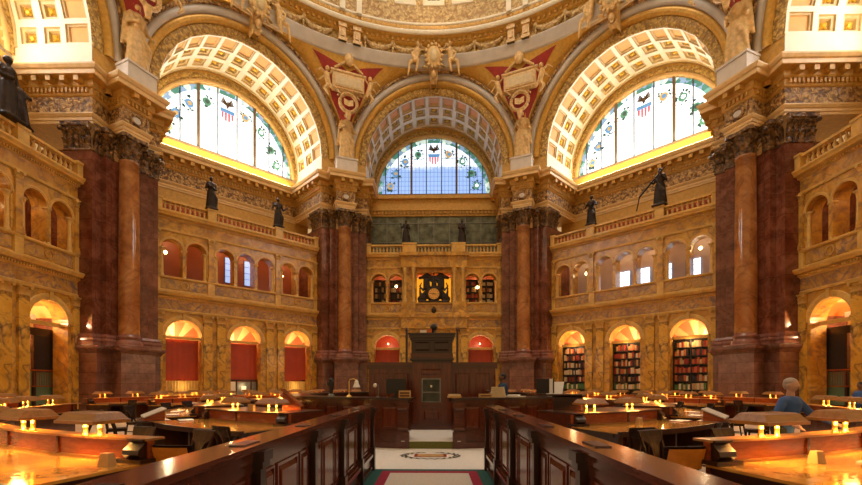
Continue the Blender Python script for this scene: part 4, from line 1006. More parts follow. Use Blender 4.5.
# ------------------------------------------------------------------ panelled rails along the aisle
def raised(b, x0, x1, z0, z1, y, d=.02, mp=None):
    """raised panel in the xz plane facing -y"""
    f = mp or (lambda x, y, z: (x, y, z)); e = min(.05, (x1-x0)*.2)
    fr = .018
    for a0, a1, c0, c1 in ((x0-fr, x1+fr, z0-fr, z0), (x0-fr, x1+fr, z1, z1+fr), (x0-fr, x0, z0, z1), (x1, x1+fr, z0, z1)): b.box(a0, a1, y-.014, y, c0, c1, f)
    A = [(x0, z0), (x1, z0), (x1, z1), (x0, z1)]; B = [(x0+e, z0+e), (x1-e, z0+e), (x1-e, z1-e), (x0+e, z1-e)]
    for k in range(4):
        p, q, r, s = A[k], A[(k+1) % 4], B[(k+1) % 4], B[k]; b.q(f(p[0], y+.008, p[1]), f(q[0], y+.008, q[1]), f(r[0], y-d, r[1]), f(s[0], y-d, s[1]))
    b.q(*[f(x, y-d, z) for x, z in B])
for side, nm in ((-1, 'left'), (1, 'right')):
    t = thing('aisle_rail', 'dark panelled wooden rail along the %s side of the carpeted aisle' % nm, 'railing', (0, 0, 0), 0, 'rails along the aisle')
    ya, yb = -16.0, -7.86; fx = lambda x, y, z: (side*(1.10+y), x, z)   # x along the rail, y toward the aisle is negative
    b = MB(); b.box(ya, yb, 0, .13, .30, 1.10, fx); obj('body', b, M['mahogv'], t)
    b = MB(); b.box(ya, yb+.06, -.06, .17, 0, .10, fx); b.box(ya, yb+.03, -.03, .15, .10, .28, fx); b.box(ya, yb+.06, -.07, .17, .28, .33, fx); b.box(ya, yb+.04, -.04, .15, .33, .36, fx); obj('base', b, M['mahog'], t)
    b = MB(); b.box(ya, yb+.02, -.015, .14, 1.03, 1.10, fx); b.box(ya, yb+.05, -.035, .16, 1.10, 1.17, fx); obj('frieze', b, M['mahog'], t)
    b = MB(); b.box(ya, yb+.08, -.06, .20, 1.17, 1.21, fx); obj('top', b, M['railtop'], t)
    ps = [yb-.06-1.27*i for i in range(7)]
    for y in ps:
        b = MB(); b.box(y-.045, y+.045, -.065, 0, .36, 1.08, fx); b.box(y-.065, y+.065, -.085, 0, .33, .44, fx); b.box(y-.06, y+.06, -.085, 0, 1.05, 1.10, fx); b.box(y-.075, y+.075, -.10, 0, 1.10, 1.165, fx); b.box(y-.06, y+.06, -.085, 0, 0, .33, fx)
        obj('post', b, M['mahogd'], t)
        b = MB(); b.box(y-.14, y+.10, .0, .10, 1.21, 1.218, fx); obj('plate', b, M['mahogd'], t)
    for y in ps[:-1]:
        y1 = y-.09; y0 = y-1.27+.09; w = y1-y0
        for x0, x1 in ((y0+.02, y0+w*.22), (y0+w*.29, y0+w*.71), (y0+w*.78, y1-.02)):
            b = MB(); raised(b, x0+.01, x1-.01, .42, .985, 0, .022, fx); obj('panel', b, M['mahogv'], t)
# ------------------------------------------------------------------ central counter and booth
PZ = .19
b = MB(); b.spin(0.01, 5.0, 0, PZ, 0, 2*pi, 48); b.box(-.74, .74, -5.25, -4.9, 0, PZ-.004); pf = obj('floor_platform', b, M['riser'], None, kind='structure', label='raised floor inside the central counter')
b = MB(); b.box(-.74, .74, -5.27, -2.3, PZ-.004, PZ+.012); obj('step_carpet', b, M['paleg'], None, label='pale carpet covering the step between the two counters', category='carpet')
for side, nm in ((-1, 'left'), (1, 'right')):
    t = thing('counter', 'curved mahogany counter with raised panels, %s of the central step' % nm, 'counter', (0, 0, 0), 0, 'central counters')
    A0, A1 = side*R_(7.6), side*R_(150)
    b = MB(); b.spin(4.55, 5.22, PZ if False else 0, 1.15, A0, A1, 60); obj('body', b, M['mahog'], t)
    b = MB(); b.spin(4.6, 5.30, 0, .16, side*R_(6.2), A1, 60); b.spin(4.6, 5.27, .40, .44, side*R_(6.4), A1, 60); obj('base', b, M['mahog'], t)
    b = MB(); b.spin(4.4, 5.36, 1.22, 1.27, side*R_(5.6), A1, 60); obj('top', b, M['mahogd'], t)
    b = MB(); b.spin(4.5, 5.30, 1.15, 1.22, side*R_(6.2), A1, 60); b.spin(4.6, 5.25, 1.10, 1.15, side*R_(6.9), A1, 60); obj('crown', b, M['mahog'], t)
    def cm(a):
        c, s = cos(a), sin(a)
        return lambda x, y, z: ((5.22-y)*s+x*c, -(5.22-y)*c+x*s, z)
    b = MB(); f = cm(side*R_(7.6)); b.box(-.13, .13, -.05, 0, 0, 1.15, f); b.box(-.16, .16, -.09, 0, 0, .42, f); b.box(-.17, .17, -.12, 0, 1.02, 1.15, f)
    for z in (.50, 1.0): b.tube([f(-.12, -.08, z), f(.12, -.08, z)], .05, 8)
    obj('end_post', b, M['mahog'], t)
    for i in range(11):
        a = side*R_(11.5+6.5*i+ (2 if i > 3 else 0)); f = cm(a)
        b = MB(); raised(b, -.20, .20, .50, 1.05, 0, .018, f); obj('panel', b, M['mahogv'], t)
bt = thing('central_booth', 'tall mahogany booth with wings and a grey hatch in the middle of the counters', 'booth', (0, 0, 0))
b = MB(); b.box(-.60, .60, -2.55, -1.4, PZ+.1, 2.42); obj('body', b, M['mahogv'], bt)
b = MB(); b.box(-.66, .66, -2.62, -1.4, PZ, PZ+.14); b.box(-.63, .63, -2.58, -1.4, PZ+.14, PZ+.2); obj('base', b, M['mahog'], bt)
b = MB(); b.box(-.62, .62, -2.58, -1.4, 2.30, 2.36); b.box(-.68, .68, -2.66, -1.4, 2.36, 2.42); obj('crown', b, M['mahogd'], bt)
b = MB(); raised(b, -.26, .24, PZ+.30, PZ+.62, -2.55, .02); obj('lower_panel', b, M['mahogv'], bt)
b = MB(); b.box(-.33, .31, -2.57, -2.55, PZ+.22, PZ+.26); b.box(-.33, .31, -2.57, -2.55, PZ+.68, PZ+.78); obj('moulding', b, M['mahog'], bt)
b = MB(); raised(b, -.33, .29, 1.90, 2.10, -2.55, .03); obj('upper_panel', b, M['mahogv'], bt)
b = MB(); b.box(-.32, .28, -2.58, -2.55, 1.05, 1.80); h_ = obj('hatch', b, M['steel'], bt)
b = MB(); b.box(-.28, .24, -2.60, -2.58, 1.09, 1.34); b.box(-.28, .24, -2.60, -2.58, 1.39, 1.76); obj('hatch_leaf', b, M['hatchdark'], h_)
b = MB(); b.ell((-.02, -2.61, 1.55), (.035, .03, .045)); obj('handle', b, M['white'], h_)
for side in (-1, 1):
    b = MB(); b.box(min(side*.6, side*2.04), max(side*.6, side*2.04), -2.15, -1.0, PZ, 2.2); w_ = obj('wing', b, M['mahogv'], bt)
    b = MB(); x0, x1 = sorted((side*.6, side*2.1)); b.box(x0, x1, -2.22, -1.0, 2.2, 2.32); b.box(x0, x1, -2.18, -1.0, 2.12, 2.2); obj('wing_cornice', b, M['mahog'], w_)
    for x in (.98, 1.62): b = MB(); raised(b, side*x-.24, side*x+.24, 1.0, 1.98, -2.15, .02); obj('wing_panel', b, M['mahogv'], w_)
b = MB(); b.box(-.66, .66, -2.2, -.6, 2.42, 3.08); obj('upper_stage', b, M['mahogd'], bt)
b = MB(); b.box(-.67, .67, -2.26, -.6, 2.36, 2.60); obj('upper_base', b, M['mahog'], bt)
for x in (-.31, .31): b = MB(); raised(b, x-.25, x+.25, 2.68, 2.98, -2.2, .02); obj('louvre_panel', b, M['mahogd'], bt)
b = MB(); b.box(-.69, .69, -2.26, -.55, 3.02, 3.10); b.box(-.73, .73, -2.32, -.5, 3.10, 3.20); b.box(-.76, .76, -2.36, -.5, 3.20, 3.25); obj('upper_cornice', b, M['mahogd'], bt)
for x in (-.82, .82): b = MB(); b.box(x-.035, x+.035, -2.1, -2.03, 2.2, 3.32); b.ell((x, -2.06, 3.38), (.05, .05, .08)); obj('finial_post', b, M['mahogd'], bt)
# things on the booth and the counters
t = thing('rounded_object', 'rounded black object standing on top of the central booth', 'object', (.06, -2.1, 3.25))  # dark rounded object of unknown use, gives no light
b = MB(); b.lathe([(.08, 0), (.05, .06), (.06, .12)], (0, 0, 0), 12); b.ell((0, 0, .21), (.12, .11, .12)); obj('body', b, M['black'], t, True)
t = thing('paper_stack', 'white papers with a red folder on top of the central booth', 'papers', (-.22, -2.2, 3.25))
b = MB(); b.box(-.16, .05, -.1, .1, 0, .09); obj('paper', b, M['white'], t)
b = MB(); b.box(.06, .22, -.1, .1, 0, .12); obj('folder', b, M['bk_orange'], t)
def cpt(a, r, z=1.27): a = R_(a); return (r*sin(a), -r*cos(a), z)
def small(name, label, cat, loc, rz, parts, group=None):
    t = thing(name, label, cat, loc, rz, group)
    for n_, fn, m_ in parts:
        b = MB(); fn(b); obj(n_, b, M[m_], t)
    return t
small('computer_monitor', 'black computer monitor standing on the left counter by the booth', 'monitor', cpt(-10.8, 4.9), R_(10), [('screen', lambda b: b.box(-.25, .25, -.03, .03, .10, .48), 'black'), ('stand', lambda b: (b.box(-.12, .12, -.1, .1, 0, .015), b.box(-.03, .03, -.01, .03, 0, .2)), 'black')])
small('wooden_box', 'small yellow wooden card box at the left counter end', 'box', cpt(-7.6, 5.05), 0, [('box', lambda b: b.box(-.15, .15, -.08, .08, 0, .18), 'bk_tan'), ('slot', lambda b: (b.box(-.12, .12, -.09, -.08, .10, .14), b.box(-.12, .12, -.09, -.08, .03, .07)), 'bk_brown')])
small('desk_microphone', 'small chrome gooseneck lamp on the left counter', 'lamp', cpt(-16.5, 4.9), 0, [('stem', lambda b: (b.tube([(0, 0, 0), (.02, 0, .2), (.0, 0, .32), (-.06, 0, .33)], .012, 6), b.lathe([(.06, 0), (.06, .02), (.02, .03)], (0, 0, 0), 10)), 'steel'), ('head', lambda b: b.ell((-.08, 0, .31), (.05, .05, .06)), 'white')])
small('brass_lamp', 'brass desk lamp with hanging white glass shade on the left counter', 'lamp', cpt(-27, 4.9), 0, [('stem', lambda b: (b.tube([(0, 0, 0), (0, 0, .42), (.02, 0, .47), (.12, 0, .49), (.2, 0, .46)], .013, 6), b.lathe([(.08, 0), (.08, .02), (.03, .05), (.02, .08)], (0, 0, 0), 12)), 'brass'), ('shade', lambda b: b.lathe([(.02, .46), (.05, .42), (.06, .36), (.10, .26)], (.2, 0, 0), 14), 'whitesh')])
small('microfilm_stand', 'dark upright reading stand with pale base on the left counter', 'stand', cpt(-35.5, 4.85), .4, [('post', lambda b: (b.cap((0, 0, .05), (.02, 0, .4), .05, .07), b.ell((0, 0, .46), (.07, .06, .06)), b.box(-.12, .0, -.03, .03, .3, .4)), 'black'), ('base', lambda b: b.lathe([(.10, 0), (.09, .05), (.05, .08)], (0, 0, 0), 12), 'steel')])
small('book_pile', 'low pile of two tan books at the right counter end', 'books', cpt(6.8, 5.0), .1, [('book', lambda b: b.box(-.17, .17, -.1, .1, 0, .045), 'bk_tan'), ('cover', lambda b: b.box(-.15, .15, -.09, .09, .045, .09), 'bk_cream')])
small('wooden_box', 'small yellow wooden card tray on the right counter', 'box', cpt(16.8, 4.9), 0, [('box', lambda b: b.box(-.17, .17, -.07, .07, 0, .09), 'bk_tan'), ('slot', lambda b: b.box(-.13, .13, -.08, -.07, .03, .06), 'bk_brown')])
small('reference_books', 'stack of pale bound volumes on the right counter behind the card tray', 'books', cpt(22.5, 4.7), -.3, [('book', lambda b: [b.box(-.2+.01*k, .2-.012*k, -.12, .12, k*.055, k*.055+.05) for k in range(5)], 'bk_cream')])
small('paper_stack', 'loose white papers spread on the right counter', 'papers', cpt(29, 4.75), -.5, [('paper', lambda b: (b.box(-.3, .25, -.12, .12, 0, .02), b.box(-.2, .1, -.1, .1, .02, .06)), 'white')])
small('computer_monitor', 'black monitor with pale screen edge at the far end of the right counter', 'monitor', cpt(45, 4.7), -.9, [('screen', lambda b: b.box(-.28, .28, -.05, .05, .08, .5), 'black'), ('bezel', lambda b: b.box(.2, .3, -.07, -.05, .08, .5), 'white'), ('stand', lambda b: b.box(-.14, .14, -.12, .12, 0, .03), 'black')])
small('document_stand', 'tilted white document holder on the right counter', 'stand', cpt(52, 4.7), -.6, [('sheet', lambda b: b.q((-.25, 0, .05), (.25, 0, .05), (.25, .18, .42), (-.25, .18, .42)), 'white'), ('base', lambda b: b.box(-.2, .2, -.05, .2, 0, .05), 'steel')])
# ------------------------------------------------------------------ reading desks in rings
def lamp_proto():
    t = thing('desk_lamp', 'x', 'lamp', (0, 0, 0), 0, 'desk lamps on the reading desks')
    b = MB(); rows = []
    for w, d, z in ((.35, .13, .165), (.39, .17, .16), (.415, .195, .125), (.415, .20, .115)): rows.append([(-w, -d, z), (w, -d, z), (w, d, z), (-w, d, z)])
    rows.reverse()
    L = [(.325, .205, .15), (.325, .205, .185), (.31, .19, .19), (.275, .135, .262), (.25, .11, .275), (.235, .095, .275)]
    rows = [[(-w, -d, z), (w, -d, z), (w, d, z), (-w, d, z)] for w, d, z in L]
    b.grid(rows, True); b.q(*rows[-1]); b.grid([rows[0], [(-.30, -.18, .16), (.30, -.18, .16), (.30, .18, .16), (-.30, .18, .16)]], True); b.q((-.25, -.12, .25), (.25, -.12, .25), (.25, .12, .25), (-.25, .12, .25)); b.grid([[(-.30, -.18, .16), (.30, -.18, .16), (.30, .18, .16), (-.30, .18, .16)], [(-.25, -.12, .25), (.25, -.12, .25), (.25, .12, .25), (-.25, .12, .25)]], True)
    obj('shade', b, M['shade'], t)
    for x in (-.125, .125):
        b = MB(); b.lathe([(.035, 0), (.035, .015), (.025, .02), (.025, .09), (.03, .095), (.025, .10), (.025, .18)], (x, 0, 0), 10); obj('post', b, M['brass'], t, True)
    b = MB(); b.tube([(-.22, -.07, .20), (.22, -.07, .20)], .022, 6); obj('bulb', b, M['bulb'], t)
    return t
LP = lamp_proto(); first_lamp = [True]
def place_lamp(x, y, z, rz, label):
    if first_lamp[0]:
        first_lamp[0] = False; LP.location = (x, y, z); LP.rotation_euler = (0, 0, rz); LP['label'] = label; return
    dup(LP, (x, y, z), rz, label)
def chair_proto():
    t = thing('library_chair', 'x', 'chair', (0, 0, 0), 0, 'library chairs at the reading desks')
    b = MB(); b.box(-.23, .23, -.22, .22, .42, .455); b.box(-.21, .21, -.20, .20, .38, .42); obj('seat', b, M['chair'], t)
    for x in (-.19, .19):
        b = MB(); b.tube([(x, .18, 0), (x, .18, .40)], .022, 6); obj('leg', b, M['chair'], t)
        b = MB(); b.tube([(x*1.05, -.26, 0), (x, -.20, .42), (x, -.24, .70), (x*1.08, -.31, .90)], .022, 6); obj('leg', b, M['chair'], t)
    b = MB(); rows = []
    for z, y, w in ((.46, -.19, .05), (.60, -.20, .055), (.70, -.215, .08), (.77, -.235, .115), (.815, -.255, .185), (.86, -.275, .225), (.94, -.30, .235), (.95, -.315, .23)):
        rows.append([(-w, y-.00, z), (-w*.5, y-.02, z), (0, y-.03, z), (w*.5, y-.02, z), (w, y, z)])
    b.grid(rows); b.grid([[(x, y-.022, z) for x, y, z in r] for r in rows])
    for k in (0, -1): b.grid([[(r[k][0], r[k][1], r[k][2]) for r in rows], [(r[k][0], r[k][1]-.022, r[k][2]) for r in rows]])
    b.grid([rows[-1], [(x, y-.022, z) for x, y, z in rows[-1]]])
    obj('backrest', b, M['chair'], t)
    b = MB(); 
    for x in (-.19, .19): b.tube([(x, -.20, .18), (x, .18, .18)], .014, 5)
    b.tube([(-.19, 0, .18), (.19, 0, .18)], .014, 5); obj('stretcher', b, M['chair'], t)
    return t
CH = chair_proto(); first_chair = [True]
def place_chair(x, y, rz, label):
    """rz 0: the sitter faces +y"""
    if first_chair[0]:
        first_chair[0] = False; CH.location = (x, y, 0); CH.rotation_euler = (0, 0, rz); CH['label'] = label; return CH
    return dup(CH, (x, y, 0), rz, label)
def volute(b, f):
    """scroll bracket closing a desk screen"""
    b.box(-.17, .17, -.16, .10, 0, .045, f)
    b.grid([[f(x, -d, z) for d, z in ((-.06, .045), (.10, .05), (.14, .09), (.13, .14), (.08, .18), (.05, .22), (.09, .235), (.09, .25), (-.06, .25))] for x in (-.11, .11)])
    for x in (-.11, .11): b.q(*[f(x, -d, z) for d, z in ((-.06, .045), (.10, .05), (.14, .09), (.13, .14), (.08, .18), (.05, .22), (.09, .235), (.09, .25), (-.06, .25))])
def desk(label, r, a0, a1, st, depth, inner=False, ledge=.16, sgn=1, d0=0):
    """segment of a curved reading desk; angles in degrees from -Y toward +X, sgn=-1 mirrors to the left side"""
    t = thing('reading_desk', label, 'desk', (0, 0, 0), 0, 'curved reading desks')
    A0, A1 = sgn*R_(a0), sgn*R_(a1); nn = max(6, int(abs(a1-a0)/2)); dr_ = -1 if inner else 1
    def sp_(b, ra, rb, z0, z1, aa=A0, bb=A1, n=nn):
        lo, hi = sorted((r+dr_*ra, r+dr_*rb)); b.spin(lo, hi, z0, z1, aa, bb, n)
    aend = A0
    b = MB(); sp_(b, .0, depth, .735, .765); obj('desktop', b, M['desktop'], t)
    b = MB(); sp_(b, depth, depth+.05, .68, .775); sp_(b, .06, depth-.1, .66, .735); obj('apron', b, M['mahogd'], t)
    b = MB(); sp_(b, 0, .05, 0, .735); obj('modesty_panel', b, M['mahog'], t)
    b = MB(); sp_(b, -.03, .035, .765, 1.0); obj('screen', b, M['deskred'], t)
    b = MB(); sp_(b, .035, .06, .765, .79); sp_(b, .035, .05, .79, .80); obj('bead', b, M['shade'], t)
    b = MB(); sp_(b, -ledge, .06, .995, 1.02); sc_ = obj('ledge', b, M['shade'] if ledge < .5 else M['mahogd'], t)
    if ledge > .5:
        b = MB(); sp_(b, -ledge+.05, -.03, 0, .995); obj('cupboard', b, M['mahog'], t)
    n = int(round((a1-a0)/st)); s_ = (a1-a0)/n if n else st
    def fr(a):
        c, s = cos(a), sin(a); e = dr_
        return lambda x, y, z: ((r-e*y)*s+x*c, -(r-e*y)*c+x*s, z)   # y negative = user side
    for i in range(n+1):
        a = sgn*R_(a0+d0+s_*i)
        if 0 < i < n:
            f = fr(a); b = MB(); b.box(-.02, .02, -.055, -.03, .765, .995, f); obj('divider', b, M['mahog'], t)
            b = MB(); b.box(-.03, .03, -depth+.15, -.1, 0, .66, f); obj('pedestal', b, M['mahogd'], t)
    for k, a in ((0, A0), (1, A1)):
        f = fr(a+ (1 if k == 0 else -1)*sgn*.14/r); b = MB(); volute(b, lambda x, y, z: f(x, y, z+.765)); obj('end_bracket', b, M['mahogd'], t)
        b = MB(); b.box(-.05, .09 if False else .05, -depth, 0, 0, .74, fr(a+(1 if k == 0 else -1)*sgn*.06/r)); obj('end_panel', b, M['mahogd'], t)
    return s_, n
LAMPW = {}
def lamps(r, a0, st, n, sgn, ring, first=1, skip=()):
    sd = 'left' if sgn < 0 else 'right'
    for i in range(n):
        if i in skip: continue
        a = sgn*R_(a0+st*(i+.5)); x, y = (r+.03)*sin(a), -(r+.03)*cos(a)
        place_lamp(x, y, 1.02, a, 'hooded desk lamp, %s from near end of %s, %s side' % (ordw(i), ring, sd))
def chairs(r, angs, sgn, ring, face_in=True, jit=.12):
    sd = 'left' if sgn < 0 else 'right'
    for i, a in enumerate(angs):
        A = sgn*R_(a); rr = r+random.uniform(-.1, .15); x, y = rr*sin(A), -rr*cos(A)
        # rz so that local +y points to the centre
        rz = A+random.uniform(-jit, jit)*2+(0 if face_in else pi)
        place_chair(x, y, rz, 'dark library chair, %s at %s, %s side' % (ordw(i), ring, sd))
for sgn in (-1, 1):
    sd = 'left' if sgn < 0 else 'right'
    # ring nearest the camera
    desk('long curved reading desk nearest the camera on the %s' % sd, 11.65, 14.7, 77.7, 6.6, 1.15, sgn=sgn, d0=1.0)
    lamps(11.65, 15.6, 6.6, 9, sgn, 'the nearest desk')
    # second ring
    desk('curved reading desk just beyond the rail on the %s' % sd, 7.75, 21.6, 45.5, 12, 1.20, ledge=1.2, sgn=sgn)
    lamps(7.75-.35, 22.2, 11.0, 2, sgn, 'the desk beyond the rail')
    desk('second-ring reading desk in the middle distance on the %s' % sd, 7.75, 55, 88, 11, 1.20, ledge=1.2, sgn=sgn)
    lamps(7.75-.35, 55, 11.0, 3, sgn, 'the middle ring desk')
    desk('second-ring reading desk past the counter on the %s' % sd, 7.75, 98, 131, 11, 1.20, ledge=1.2, sgn=sgn)
    lamps(7.75-.35, 98, 11.0, 3, sgn, 'the desk past the counter')
    # far half of the outer ring
    desk('curved reading desk in the far half of the outer ring on the %s' % sd, 11.65, 96, 171, 6.3, 1.15, sgn=sgn, inner=True)
    lamps(11.65, 96, 6.25, 12, sgn, 'the far outer desk')
    desk('reading desk running along the %s diagonal arcade' % sd, 15.0, 98, 158, 6, 1.1, inner=True, sgn=sgn)
    lamps(15.0, 98, 6, 10, sgn, 'the desk by the diagonal arcade')
    desk('reading desk running along the %s arcade' % sd, 15.0, 66, 88, 5.5, 1.1, inner=True, sgn=sgn)
    lamps(15.0, 66, 5.5, 4, sgn, 'the desk by the side arcade')
    # chairs
    chairs(9.45, (19.5, 31, 44), sgn, 'the desk beyond the rail')
    chairs(10.55, (18.5, 25, 41) if sgn > 0 else (18.5, 25, 36), sgn, 'the back of the nearest desk', False)
    chairs(9.5, (60, 72), sgn, 'the middle ring desk')
    chairs(9.4, (86, 95, 105, 116), sgn, 'the desk past the counter')
    chairs(10.0, (101, 112), sgn, 'the far outer desk', False)
    chairs(13.4, (74, 82, 100, 108), sgn, 'the desk along the arcade', False)
# two leather-backed chairs at the ends of the nearest desks
for sgn in (-1, 1):
    sd = 'left' if sgn < 0 else 'right'
    c = place_chair(sgn*2.72, -10.95, R_(4*sgn), 'chair with tan leather back panel beside the %s end bracket of the nearest desk' % sd)
    b = MB(); b.grid([[(x, -(.20+.3*(z-.66)-.02*cos(x*7)), z) for x in (-.2, -.1, 0, .1, .2)] for z in (.70, .77, .84, .925)]); obj('leather_back', b, M['leather'], c)
    b = MB(); b.grid([[(x, -(.275+.3*(z-.66)+.02*cos(x*7)), z) for x in (-.2, -.1, 0, .1, .2)] for z in (.70, .77, .84, .925)]); obj('leather_rear', b, M['leather'], c)
# desk numbers blocks and books on the desks
def dpt(r, a, z): a = R_(a); return (r*sin(a), -r*cos(a), z)
for r, a, lb in ((11.95, -15.9, 'at the inner end of the nearest left desk'), (11.95, 20.4, 'on the nearest right desk below the first lamps'), (8.0, 34.0, 'on the right desk beyond the rail')):
    p = dpt(r, a, .766)
    small('wooden_block', 'small tan wooden number block '+lb, 'block', p, R_(a), [('block', lambda b: b.grid([[(-.075, -.05, 0), (.075, -.05, 0), (.075, .05, 0), (-.075, .05, 0)], [(-.055, -.03, .13), (.055, -.03, .13), (.055, .03, .13), (-.055, .03, .13)], [(0, 0, .131)]*4], True), 'bk_tan')])
small('wooden_block', 'small tan wooden number block on the ledge of the left desk beyond the rail', 'block', dpt(7.5, -32.5, 1.021), -.5, [('block', lambda b: b.box(-.09, .09, -.03, .03, 0, .14), 'bk_tan')])
def lectern(label, loc, rz, mt, w=.55, tilt=.35, st='deskred'):
    t = thing('book_cradle', label, 'lectern', loc, rz, 'tilted book stands')
    b = MB()
    for x in (-w/2, w/2-.02): b.q((x, -.2, 0), (x, .2, 0), (x, .2, tilt), (x, -.2, .06)); b.q((x+.02, -.2, 0), (x+.02, .2, 0), (x+.02, .2, tilt), (x+.02, -.2, .06)); b.q((x, -.2, 0), (x+.02, -.2, 0), (x+.02, -.2, .06), (x, -.2, .06))
    b.q((-w/2, .2, 0), (w/2, .2, 0), (w/2, .2, tilt), (-w/2, .2, tilt)); b.q((-w/2, -.2, 0), (w/2, -.2, 0), (w/2, -.2, .06), (-w/2, -.2, .06)); obj('stand', b, M[st], t)
    b = MB(); f = lambda x, y, z: (x, y*.9, .07+(y+.22)*(tilt-.06)/.42+z); b.box(-w/2-.03, w/2+.03, -.24, .26, 0, .025, f); obj('slope', b, M[mt], t)
    return t
lectern('red wooden book stand on the left ledge beyond the rail', dpt(6.75, -28.5, 1.02), 1.75, 'deskred', .5, .40)
lectern('dark wooden book stand turned away on the right ledge beyond the rail', dpt(6.9, 27, 1.02), 2.6, 'mahogd', .6, .30, 'mahogd')
lectern('pale topped book stand on the left floor between the desk rings', (-6.77, -5.6, .76), -.88, 'creamc', .85, .22)
lectern('pale topped book stand on the right floor between the desk rings', (6.77, -5.6, .76), .88, 'creamc', .85, .22)
for x, y, s_ in ((-6.77, -5.6, 'left'), (6.77, -5.6, 'right')):
    small('index_table', 'dark wooden side table under the pale book stand on the %s' % s_, 'table', (x, y, 0), -.88 if x < 0 else .88, [('tabletop', lambda b: b.box(-.55, .55, -.32, .32, .72, .757), 'mahogd')]+[('leg', (lambda sx, sy: (lambda b: b.box(sx*.5-.03, sx*.5+.03, sy*.27-.03, sy*.27+.03, 0, .72)))(sx, sy), 'mahogd') for sx in (-1, 1) for sy in (-1, 1)])
rr_ = random.Random(3)
k_ = 0
for sgn in (-1, 1):
    sd = 'left' if sgn < 0 else 'right'
    for a, rd_, z, w_ in ((46.0, 8.3, .767, 'open white book on the far end of the desk beyond the rail, %s side'), (59, 8.3, .767, 'open pale book near the first lamp of the middle ring desk, %s side'), (70, 8.35, .767, 'open pale book on the middle of the middle ring desk, %s side'), (84, 8.3, .767, 'open pale book at the far end of the middle ring desk, %s side'), (105, 11.0, .767, 'open book on the far outer desk, %s side')):
        if a == 46.0: a = 43.5
        t = thing('open_book', w_ % sd, 'book', dpt(rd_, sgn*a, z), sgn*R_(a)+rr_.uniform(-.3, .3), 'open books on the desks')
        b = MB(); b.grid([[(x, y, .012+.02*(1-abs(abs(x)/.11-1))) for x in (-.22, -.14, -.06, 0, .06, .14, .22)] for y in (-.15, .15)]); obj('pages', b, M['white'], t)
        b = MB(); b.box(-.23, .23, -.16, .16, 0, .008); obj('cover', b, M['bk_red'], t)
# opaque white glass sheet and arm rests on the nearest right desk
small('glass_sheet', 'clear protective glass sheet lying on the nearest right desk', 'glass', dpt(12.35, 24.5, .767), R_(24.5), [('glass', lambda b: b.box(-.42, .42, -.28, .28, 0, .012), 'whitesh')])
for s_, a in (('left', -14.6), ('right', 14.2)):
    c = place_chair(*dpt(13.2, a, 0)[:2], R_(a), 'rounded chair back at the bottom %s corner, pushed to the nearest desk' % s_)
# ------------------------------------------------------------------ people
def person(label, loc, rz, shirt, skin, hair, arms, elbows, H=1.76, lean=0):
    t = thing('person', label, 'person', loc, rz)
    b = MB(); k = H/1.8
    def C(m, a, c, r0, r1): m.cap([v*k for v in a], [v*k for v in c], r0*k, r1*k)
    L = lean
    sh = (0, L, 1.42)
    C(b, (0, L, 1.35), (0, L+.01, 1.58), .075, .055); b.ell((0, (L+.03)*k, 1.67*k), (.078*k, .098*k, .118*k), 14, 10); b.ell((0, (L+.13)*k, 1.655*k), (.017*k, .025*k, .03*k), 6, 5)
    for s_ in (-1, 1): b.ell((s_*.08*k, (L+.02)*k, 1.66*k), (.015*k, .03*k, .035*k), 6, 5)
    C(b, (0, 0, .95), (0, L, 1.38), .10, .10)
    for s_, e, h in ((-1, elbows[0], arms[0]), (1, elbows[1], arms[1])):
        C(b, (s_*.17, L, 1.40), e, .045, .038); C(b, e, h, .037, .026)
        d = (Vector(h)-Vector(e)).normalized(); u = d.cross(Vector((0, 0, 1))).normalized(); p = Vector(h)
        C(b, p, p+d*.08, .032, .036)
        for q, ln in ((-.03, .07), (-.01, .085), (.01, .08), (.03, .06)): C(b, p+d*.08+u*q, p+d*(.08+ln)+u*q*1.2+Vector((0, 0, -.02)), .011, .009)
        C(b, p+d*.02-u*.03*s_, p+d*.08-u*.075*s_, .013, .010)
    for s_ in (-1, 1): C(b, (s_*.09, 0, .92), (s_*.10, .02, .50), .07, .05); C(b, (s_*.10, .02, .50), (s_*.10, 0, .08), .05, .035)
    remeshed('body', b, M[skin], t, .012)
    b = MB(); C(b, (0, 0, .90), (0, L*.7, 1.18), .155, .165); C(b, (0, L*.7, 1.18), (0, L, 1.34), .165, .165); C(b, (-.15, L, 1.40), (.15, L, 1.40), .085, .085)
    for s_, e, h in ((-1, elbows[0], arms[0]), (1, elbows[1], arms[1])):
        C(b, (s_*.17, L, 1.40), e, .075, .062); hv = Vector(e).lerp(Vector(h), .85); C(b, e, hv, .06, .045)
    remeshed('shirt', b, M[shirt], t, .02)
    b = MB()
    for s_ in (-1, 1): C(b, (s_*.08, 0, .90), (s_*.10, .02, .50), .12, .085); C(b, (s_*.10, .02, .50), (s_*.10, 0, .10), .08, .065)
    C(b, (-.06, 0, .92), (.06, 0, .92), .14, .14); remeshed('trousers', b, M['trous'], t, .02)
    b = MB(); b.ell((0, (L+.005)*k, 1.715*k), (.086*k, .106*k, .080*k), 14, 8); b.ell((0, (L-.04)*k, 1.68*k), (.08*k, .06*k, .09*k), 12, 8); obj('hair', b, M[hair], t, True)
    b = MB()
    for s_ in (-1, 1): b.ell((s_*.10*k, .05*k, .05*k), (.05*k, .14*k, .05*k), 10, 6)
    obj('shoes', b, M['black'], t, True)
    return t
person('person in a dark blue sweater standing behind the right counter, facing left', (2.18, -2.75, PZ+.012), R_(100), 'blued', 'skind', 'hairb', ((-.12, .38, 1.15), (.12, .40, 1.22)), ((-.26, .10, 1.12), (.26, .12, 1.12)))
person('person with grey hair and a blue shirt leaning over the nearest right desk', (5.78, -8.75, 0), R_(200), 'blue', 'skin', 'hairg', ((-.45, .52, 1.03), (.30, .35, 1.02)), ((-.40, .20, 1.18), (.32, .08, 1.12)), 1.72, .12)
